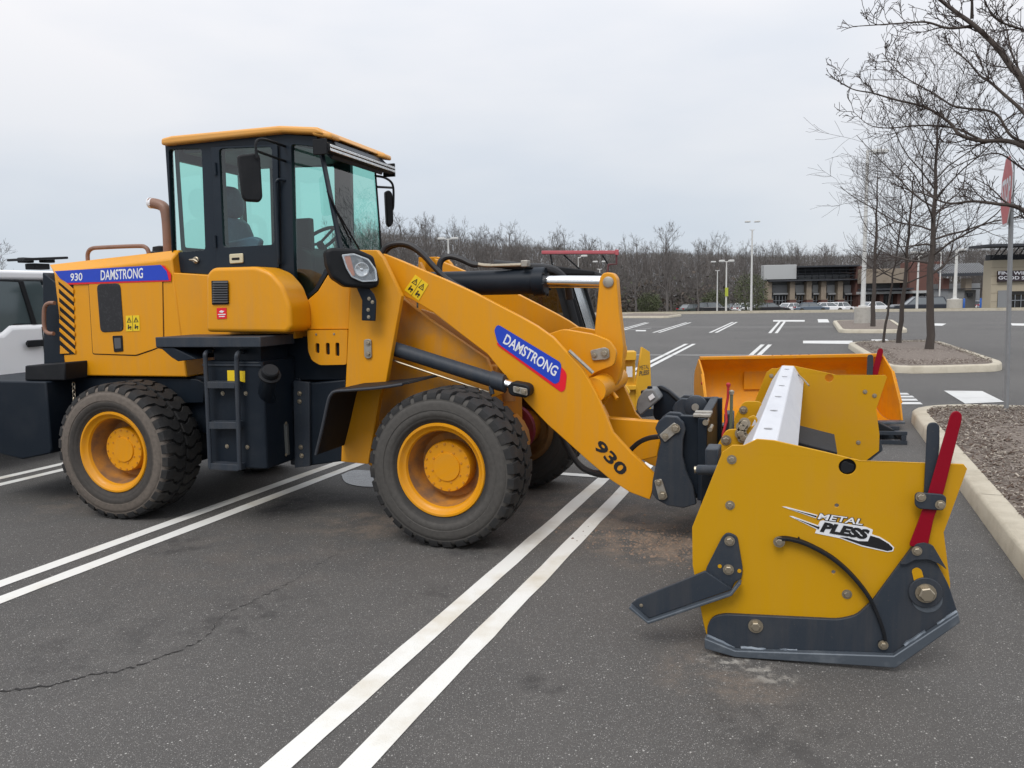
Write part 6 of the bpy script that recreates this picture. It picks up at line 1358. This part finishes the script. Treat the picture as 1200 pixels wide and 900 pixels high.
o_ = far(640, 9.6, 360); K = Frame((o_.x, o_.y), 102)
ss = root('skid_steer', K, 'black cabbed skid steer behind the boom with a red bar over its roof', 'skid steer loader')
co = poly(K, 0, '575,330 590,316 634,312.6 664,317 668,330 686,388 688,420 575,420'); ch = poly(K, 0, '600,330 644,330 652,338 664,384 600,384')
for w in (0, 1.15): b = MB(); b.prism(K, co, w, w + .06, [round_poly(ch, .04)]); build('cab_side', b, M_black, ss, .006)
pane(K, ch, .03, 'cab_window', G_dark, ss)
b = MB(); a0, a1, a2 = K.at(585, 316, 0), K.at(634, 312.4, 0), K.at(697, 319.6, 0)
b.prism(K, [(a0[0], a0[1] - .05), (a2[0], a2[1] - .03), (a2[0], a2[1] + .02), (a1[0], a1[1] + .03), (a0[0], a0[1])], -.03, 1.24); build('cab_roof', b, M_black, ss, .015)
f0, f1 = K.at(669, 328, 0), K.at(688, 390, 0); b = MB(); b.v = [K.W(f0[0], .07, f0[1]), K.W(f0[0], 1.14, f0[1]), K.W(f1[0], 1.14, f1[1]), K.W(f1[0], .07, f1[1])]; b.f = [(0, 1, 2, 3)]; link('windshield', mesh_of('windshield', b, INV[ss.name], normals=False), material('sky_sheen_windshield', (.30, .34, .36), .08, spec=1, dirt=(.10, .12, .13), amount=.9, scale=7), ss)  # pale patchy base colour stands in for sky reflected in the glass
b = MB(); b.tube([K.W(f0[0], 1.12, f0[1]), K.W(f1[0], 1.12, f1[1])], .045, 8); build('cab_post', b, M_black, ss)
b = MB(); b.tube(catmull([rp(640, 317, -.05, K), rp(654, 319, -.05, K), rp(660, 331, -.05, K), rp(667, 352, -.05, K), rp(677, 388, -.05, K)], 5), .045, 12); build('cab_post', b, M_black, ss)
b = MB(); b.prism(K, [(co[-1][0], .35), (co[-2][0] + .1, .35), (co[-2][0] + .1, co[-2][1] + .1), (co[-1][0] - .8, co[-1][1] + .15), (co[-1][0] - .9, .5)], .1, 1.1); build('body', b, M_yel, ss, .02)
for w in (-.14, 1.2): b = MB(); b.prism(K, round_poly([(co[-1][0] - .85, 1.5), (co[-1][0] - .6, 1.62), (co[-2][0] + .1, 1.05), (co[-2][0] + .55, .45), (co[-2][0] + .42, .38), (co[-2][0] - .02, .92), (co[-1][0] - .6, 1.42)], .05), w, w + .1); build('lift_arm', b, M_yel, ss, .01)
for u in (co[-1][0] - .4, co[-2][0] - .25):
    for w in (-.16, 1.06):
        b = MB(); b.lathe(K.W(u, w, .4), K.w, [(0, .2), (.0, .36), (.03, .4), (.25, .4), (.28, .36), (.28, .2)], 28); wq = build('wheel', b, MATS['tread_rubber'], ss)
        b = MB(); b.lathe(K.W(u, w - .004, .4), K.w, [(0, .0), (.0, .1), (.05, .2), (.07, .21)], 20, False); build('rim', b, M_yel, wq)
rb0, rb1 = rp(635, 296, .55, K), rp(721, 295.8, .55, K)
M_pink = material('faded_red_bar_paint', (.47, .10, .12), .6, dirt=(.42, .16, .17), amount=.6, scale=6)
b = MB(); b.strip([rb0, rb1], .06, .046, K.w); rk = build('roof_bar', b, M_pink, ss, .008)
b = MB(); b.tube([rp(722.5, 293, .55, K), rp(722.5, 309.5, .55, K), rp(713, 310, .55, K), rp(711.5, 321, .55, K), rp(700, 330, .50, K)], .014, 8); build('bar_post', b, material('dark_red_post', (.10, .02, .025), .5), rk)
b = MB(); b.box(K, K.at(721, 300, .55)[0], K.at(725, 300, .55)[0], .52, .58, K.at(722, 299, .55)[1], K.at(722, 292.6, .55)[1]); build('bar_end', b, M_pink, rk, .004)
for t in (((661, 299), (680, 316)), ((645, 298.5), (648, 314)), ((706, 299), (712, 309))):
    b = MB(); b.tube([rp(*t[0], .55, K), rp(*t[1], .55, K)], .011, 6); build('bar_strut', b, M_black, rk)

# ================================================================== WHITE PICKUP AT THE LEFT
o_ = PK.W(-7.62, 6.0, 0); T = Frame((o_.x, o_.y), 21.63)  # near side at w = 0, u grows away; the truck faces the viewer's side
tk = root('pickup_truck', T, 'white crew cab pickup parked behind the black counterweight at the left', 'pickup truck')
ue = T.at(48, 380, 0)[0]
zs1 = T.at(30, 380.5, 0)[1]; zs0 = T.at(0, 390.5, 0)[1]; zr = T.at(30, 322, 0)[1]; u_d = T.at(8, 384, 0)[0]
b = MB(); b.prism(T, [(ue - 4.0, .55), (ue + 2.3, .55), (ue + 2.3, zs1 - .02), (ue + .3, zs1), (u_d + .06, zs1), (u_d - .04, zs0), (ue - 1.9, zs0 + .0), (ue - 3.9, zs0 - .12), (ue - 4.05, zs0 - .25)], .02, 1.95); build('body', b, M_white, tk, .05, seg=4)
w1 = poly(T, .04, '-160,388 -20,389.5 3,389 9,384 17,379.5 38,379 22,330.5 -60,327'); 
b = MB(); b.ring_faces([[T.W(u, w0, z) for u, z in ((ue - 1.95, zs0 - .02), (ue + .36, zs1 - .02))] + [T.W(u, w1_, z) for u, z in ((ue + .22, zr - .06), (ue - 1.2, zr - .06))] for w0, w1_ in ((.07, .17), (1.90, 1.80))]); build('cab_glass', b, G_dark, tk)
gt = material('truck_glass_dark', (.075, .10, .105), .06, spec=.9)
b = MB(); b.prism(T, w1, .05, .062); build('front_window', b, gt, tk)
b = MB(); b.prism(T, poly(T, .045, '22,329 27,329 43,380 37,380'), .035, .06); build('pillar', b, M_black, tk, .006)
b = MB(); b.prism(T, poly(T, .045, '27.5,329.5 47,329.8 66,380 43.5,380'), .045, .058); build('rear_window', b, gt, tk)
b = MB(); b.box(T, ue - 1.5, ue + .4, .14, 1.83, T.at(30, 328.6, .14)[1], T.at(30, 316.8, .14)[1]); build('roof', b, M_white, tk, .035, seg=4)
b = MB(); b.box(T, ue - 1.3, ue + .42, .10, .16, T.at(30, 330.6, .10)[1], T.at(30, 328.2, .10)[1]); build('drip_rail', b, M_black, tk, .004)
q0, q1 = T.at(30, 407, 0), T.at(52, 397.5, 0); b = MB(); b.box(T, q0[0], q1[0], -.035, -.012, q0[1] + .0, q1[1]); hd = build('door_handle', b, M_black, tk, .012)
b = MB(); b.box(T, q0[0] + .02, q1[0] - .02, -.012, .03, q0[1] + .02, q1[1] - .02); build('handle_base', b, M_black, hd)
for u in (ue + .02, ue - 1.05): b = MB(); b.box(T, u, u + .008, .014, .025, .62, zs1 - .03); build('door_gap', b, M_hole, tk)
for u in (ue - 3.1, ue + 1.5):
    for w in (.0, 1.7):
        b = MB(); b.lathe(T.W(u, w - .01, .40), T.w, [(0, .24), (0, .36), (.03, .40), (.24, .40), (.27, .36), (.27, .2)], 32); wq = build('wheel', b, MATS['tread_rubber'], tk)
        b = MB(); b.lathe(T.W(u, w - .015, .40), T.w, [(0, .0), (.01, .06), (.04, .12), (.02, .24), (.03, .25)], 24, False); build('rim', b, M_pin, wq)
b = MB(); b.box(T, ue - 4.15, ue - 4.0, .1, 1.87, .50, .78); build('bumper', b, M_chrome, tk, .04)
for w in (.12, 1.55): b = MB(); b.box(T, ue - 4.08, ue - 3.9, w, w + .3, .95, 1.15); build('headlight', b, M_reflector, tk, .03)
b = MB(); p_ = (rp(18, 304.5, .95, T), rp(70, 302.5, .95, T)); b.strip(p_, .30, .03, T.w); rck = build('beacon_bar', b, M_black, tk, .01)
for x in (30, 55): b = MB(); a = rp(x, 305, .95, T); b.strip([a - T.u * .07, a + T.u * .07], .10, .06, T.w); build('beacon_foot', b, M_black, rck, .01)
b = MB(); a = rp(44, 312.5, .95, T); b.strip([a - T.u * .10, a + T.u * .10], .16, .07, T.w); build('beacon_base', b, M_black, rck, .01)

# ================================================================== LAMPS, SIGN, POLES
M_pole = material('white_lamp_post', (.62, .62, .60), .5, dirt=(.40, .38, .35), amount=.5, scale=2)
M_pgal = material('galvanised_post', (.30, .31, .32), .55, .4, dirt=(.2, .2, .2), amount=.5, scale=6)
def lamp(px, Y, top, label, foot=None, r=.09, heads=2, tilt=0.0, base=None):
    p = base_far(px, Y) if base is None else base; h = EYE + (344 - top + (px - 800) * .0203 * -1) / 900 * p.y - p.z
    t = root('street_lamp', p, label, 'lamp post', 'white lamp posts over the parking lot')
    z0 = 0
    if foot: b = MB(); b.lathe(p, (0, 0, 1), [(-.1, foot[0]), (foot[1] - .03, foot[0]), (foot[1], foot[0] - .03)], 20); build('concrete_base', b, M_conc2, t); z0 = foot[1]
    b = MB(); b.lathe(p + Vector((0, 0, z0)), (0, 0, 1), [(0, r * 1.9), (.05, r * 1.9), (.06, r), (h - z0, r * .62)], 12); build('pole', b, M_pole, t)
    arm_ = .55 if h > 5 else .4
    for k in range(heads):
        s = 1 if k or heads == 1 else -1
        b = MB(); b.tube([p + Vector((0, 0, h - .08)), p + Vector((s * arm_ * .5, 0, h))], .04, 6); hd_ = build('arm', b, M_pole, t)
        b = MB(); FR = Frame((p.x, p.y), 90); b.prism(FR, [(s * arm_ * .4, h - .06), (s * arm_ * 1.5, h - .06), (s * arm_ * 1.45, h + .10), (s * arm_ * .5, h + .10)] if s > 0 else [(s * arm_ * 1.5, h - .06), (s * arm_ * .4, h - .06), (s * arm_ * .5, h + .10), (s * arm_ * 1.45, h + .10)], -.2, .2); build('lamp_head', b, M_pole, hd_, .03)
        b = MB(); b.prism(FR, [(s * arm_ * .55, h - .075), (s * arm_ * 1.35, h - .075), (s * arm_ * 1.35, h - .062), (s * arm_ * .55, h - .062)] if s > 0 else [(s * arm_ * 1.35, h - .075), (s * arm_ * .55, h - .075), (s * arm_ * .55, h - .062), (s * arm_ * 1.35, h - .062)], -.15, .15); build('lamp_glass', b, M_reflector, hd_)
    return t, p, h
lamp(880.5, 86, 270.5, 'tall two headed lamp post left of the grey store panel', r=.13)
t_, p_, h_ = lamp(851, 64, 306.5, 'shorter lamp post with a yellow green sign tied to it', r=.08)
b = MB(); b.box(Frame((p_.x, p_.y), 90), -.13, .13, -.13, -.10, EYE + (344 - 348) / 900 * p_.y, EYE + (344 - 338) / 900 * p_.y); build('yellow_sign', b, material('yellow_green_sign', (.40, .45, .05), .6), t_)
lamp(840.5, 98, 317, 'small lamp post left of the one with the yellow sign', r=.09)
lamp(527, 62, 281, 'lamp post showing above the hydraulic hoses', r=.10)
lamp(703, 92, 315.5, 'distant lamp post beside the top of the bell crank', r=.09)
lamp(678, 70, 302, 'thin lamp post behind the red bar', r=.05, heads=1)
lamp(1010.5, 0, 181, 'lamp post on a round concrete base in the small mulch bed', foot=(.34, .82), r=.10, base=gnd(1010.5, 381.5, .1), heads=1)
lamp(1075, 62, 300, 'white lamp post standing left of the parked dark wagon', r=.10)
lamp(1101, 74, 296, 'white lamp post behind the tall bare young tree', r=.08)
lamp(1119, 58, 294, 'white lamp post on a square footing right of the dark wagon', foot=(.52, .85), r=.14, heads=1)
t_ = base_far(1000, 64)
# stop sign seen nearly edge on
sb_ = gnd(1179.5, 479, .15); so = Frame((sb_.x, sb_.y), 203); st = root('stop_sign', sb_, 'weathered red STOP sign on a grey post in the near mulch bed', 'stop sign')
th_ = (EYE + (337 - 194) / 900 * sb_.y)
b = MB(); lean = Vector((.03, 0, 0))
b.tube([sb_ - Vector((0, 0, .1)), sb_ + Vector((-.045, 0, 1.6)), sb_ + Vector((-.085, 0, th_ - sb_.z)) ], .027, 8); build('post', b, M_pgal, st)
DIR = Frame((sb_.x - .075, sb_.y), 205)             # the sign's lettering runs along its u; its face looks to the left
cz = EYE + (337 - 227) / 900 * sb_.y; rr_ = .445
oc = [(rr_ * math.cos(R_(22.5 + 45 * k)), cz + rr_ * math.sin(R_(22.5 + 45 * k))) for k in range(8)]
b = MB(); b.prism(DIR, oc, -.054, -.048); sg_ = build('sign_plate', b, M_whitev, st)
b = MB(); b.prism(DIR, [(u * .94, cz + (z - cz) * .94) for u, z in oc], -.056, -.0545); build('red_face', b, material('faded_stop_red', (.56, .12, .125), .5, dirt=(.6, .27, .27), amount=.6, scale=5), sg_)
letters('STOP', DIR, -.058, (-.33, cz - .15), (.33, cz - .15), (-.33, cz + .15), M_whitev, sg_, bold=.03, raw=True)
b = MB(); b.prism(DIR, oc, -.047, -.044); build('sign_back', b, M_pgal, sg_)

# ================================================================== CARS ACROSS THE LOT
M_dk = material('car_glass', (.13, .145, .155), .08, spec=.9)  # lightened base colour stands in for silvery reflections on the windows
def car(px, Y, az, paint, label, kind='sedan', ln=4.6):
    p = base_far(px, Y); fr = Frame((p.x, p.y), az); t = root('parked_car', fr, label, 'car', 'cars parked across the lot', z=p.z); fr.o = Vector((p.x, p.y, p.z)) if False else fr.o
    Z = p.z; h = {'sedan': 1.42, 'suv': 1.62, 'hatch': 1.5}[kind]; s = ln / 4.6; hw = .88; bl = .95 if kind == 'suv' else .88
    low = [(-2.25, .42), (-2.3, .62), (-2.2, bl - .08), (-1.2, bl), (1.0, bl), (2.1, bl - .16), (2.3, .66), (2.26, .40), (1.9, .26), (-1.9, .26)]
    if kind == 'suv': low[2] = (-2.26, bl); low[5] = (2.15, bl - .04)
    b = MB(); b.prism(fr, [(u * s, Z + z) for u, z in low], -hw, hw); build('body', b, paint, t, .08, seg=3)
    g0, g1 = ((-1.75, 1.15), (-1.15, .42)) if kind == 'sedan' else ((-2.15, 1.15), (-1.85, .45)) if kind == 'suv' else ((-1.95, 1.2), (-1.5, .5))
    b = MB(); b.ring_faces([[fr.W(u * s, w, Z + z) for u, w, z in ((g0[0], sg * (hw - .06), bl - .03), (g0[1], sg * (hw - .06), bl - .03), (g1[1], sg * (hw - .2), h - .05), (g1[0], sg * (hw - .2), h - .05))] for sg in (-1, 1)]); build('window', b, M_dk, t, .03)
    b = MB(); b.prism(fr, [((g1[0] - .08) * s, Z + h - .07), ((g1[1] + .06) * s, Z + h - .07), ((g1[1] - .1) * s, Z + h), ((g1[0] + .1) * s, Z + h)], -hw + .17, hw - .17); build('roof', b, paint, t, .03)
    for sg in (-1, 1):
        for (ua, ub_2) in ((g0[0], g1[0]), ((g0[0] + g0[1]) / 2 - .1, (g1[0] + g1[1]) / 2 - .1), (g0[1], g1[1])):
            b = MB(); b.tube([fr.W(ua * s, sg * (hw - .055), Z + bl - .02), fr.W(ub_2 * s, sg * (hw - .19), Z + h - .04)], .04, 5); build('pillar', b, paint, t)
    for u in (-1.4, 1.38):
        for sg in (-1, 1):
            b = MB(); b.lathe(fr.W(u * s, sg * (hw - .19), Z + .33), fr.w * sg, [(0, .30), (.0, .33), (.19, .33), (.205, .30), (.205, .21)], 20); wq = build('wheel', b, MATS['tread_rubber'], t)
            b = MB(); b.lathe(fr.W(u * s, sg * (hw + .018), Z + .33), fr.w * sg, [(-.02, .22), (.0, .2), (-.02, .1), (.0, .0)], 14, False); build('rim', b, M_pin, wq)
    for sg in (-1, 1):
        b = MB(); a = fr.W(2.2 * s, sg * .6, Z + .7); b.strip([a - fr.w * .2, a + fr.w * .2], .14, .12, Vector((0, 0, 1))); build('headlight', b, M_reflector, t)
        b = MB(); a = fr.W(-2.24 * s, sg * .62, Z + .8); b.strip([a - fr.w * .18, a + fr.w * .18], .15, .1, Vector((0, 0, 1))); build('tail_light', b, M_redrod, t)
    return t
cp = lambda n, c, r=.3: material(n, c, r, coat=.6)
W_, B_k, S_v, G_n, N_v = M_white, cp('black_car_paint', (.012, .011, .014)), cp('silver_car_paint', (.33, .34, .35)), cp('grey_green_car_paint', (.06, .075, .07)), cp('blue_grey_car_paint', (.10, .13, .17))
car(811, 112, 60, G_n, 'dark grey green car at the left end of the far parked row'); car(820, 118, 95, W_, 'white sedan behind the bare tree in the far parked row'); car(836.5, 108, 115, B_k, 'dark wagon left of the lamp post with the yellow sign', 'suv')
car(862, 116, 60, B_k, 'small dark car right of the lamp post with the yellow sign', 'hatch', 4.0); car(875, 112, 70, W_, 'white hatchback left of the tall two headed lamp post', 'hatch', 4.2); car(889, 118, 95, S_v, 'silver sedan behind the base of the tall two headed lamp post')
car(902.5, 104, 100, B_k, 'black sedan below the pale sign panel, nearest of the far row', 'sedan', 4.8); car(928, 112, 62, W_, 'white car right of the black sedan in the far row'); car(951, 108, 100, N_v, 'blue grey sedan in front of the brick piers'); car(971, 112, 95, W_, 'white sedan with dark windows before the middle piers')
car(986, 116, 65, W_, 'white small car left of the round concrete lamp base', 'hatch', 3.9); car(1026, 110, 80, W_, 'white car behind the bare tree by the round lamp base')
car(1077, 72, 283, cp('dark_blue_wagon_paint', (.014, .018, .028)), 'dark blue wagon with chrome rails beside the tall bare tree', 'suv', 4.75)
car(1152, 112, 70, W_, 'white car in front of the grey shed and the wine shop'); car(1165, 106, 65, S_v, 'silver car below the wine shop wall'); car(1188, 110, 75, W_, 'white car cut by the right edge below the wine shop')
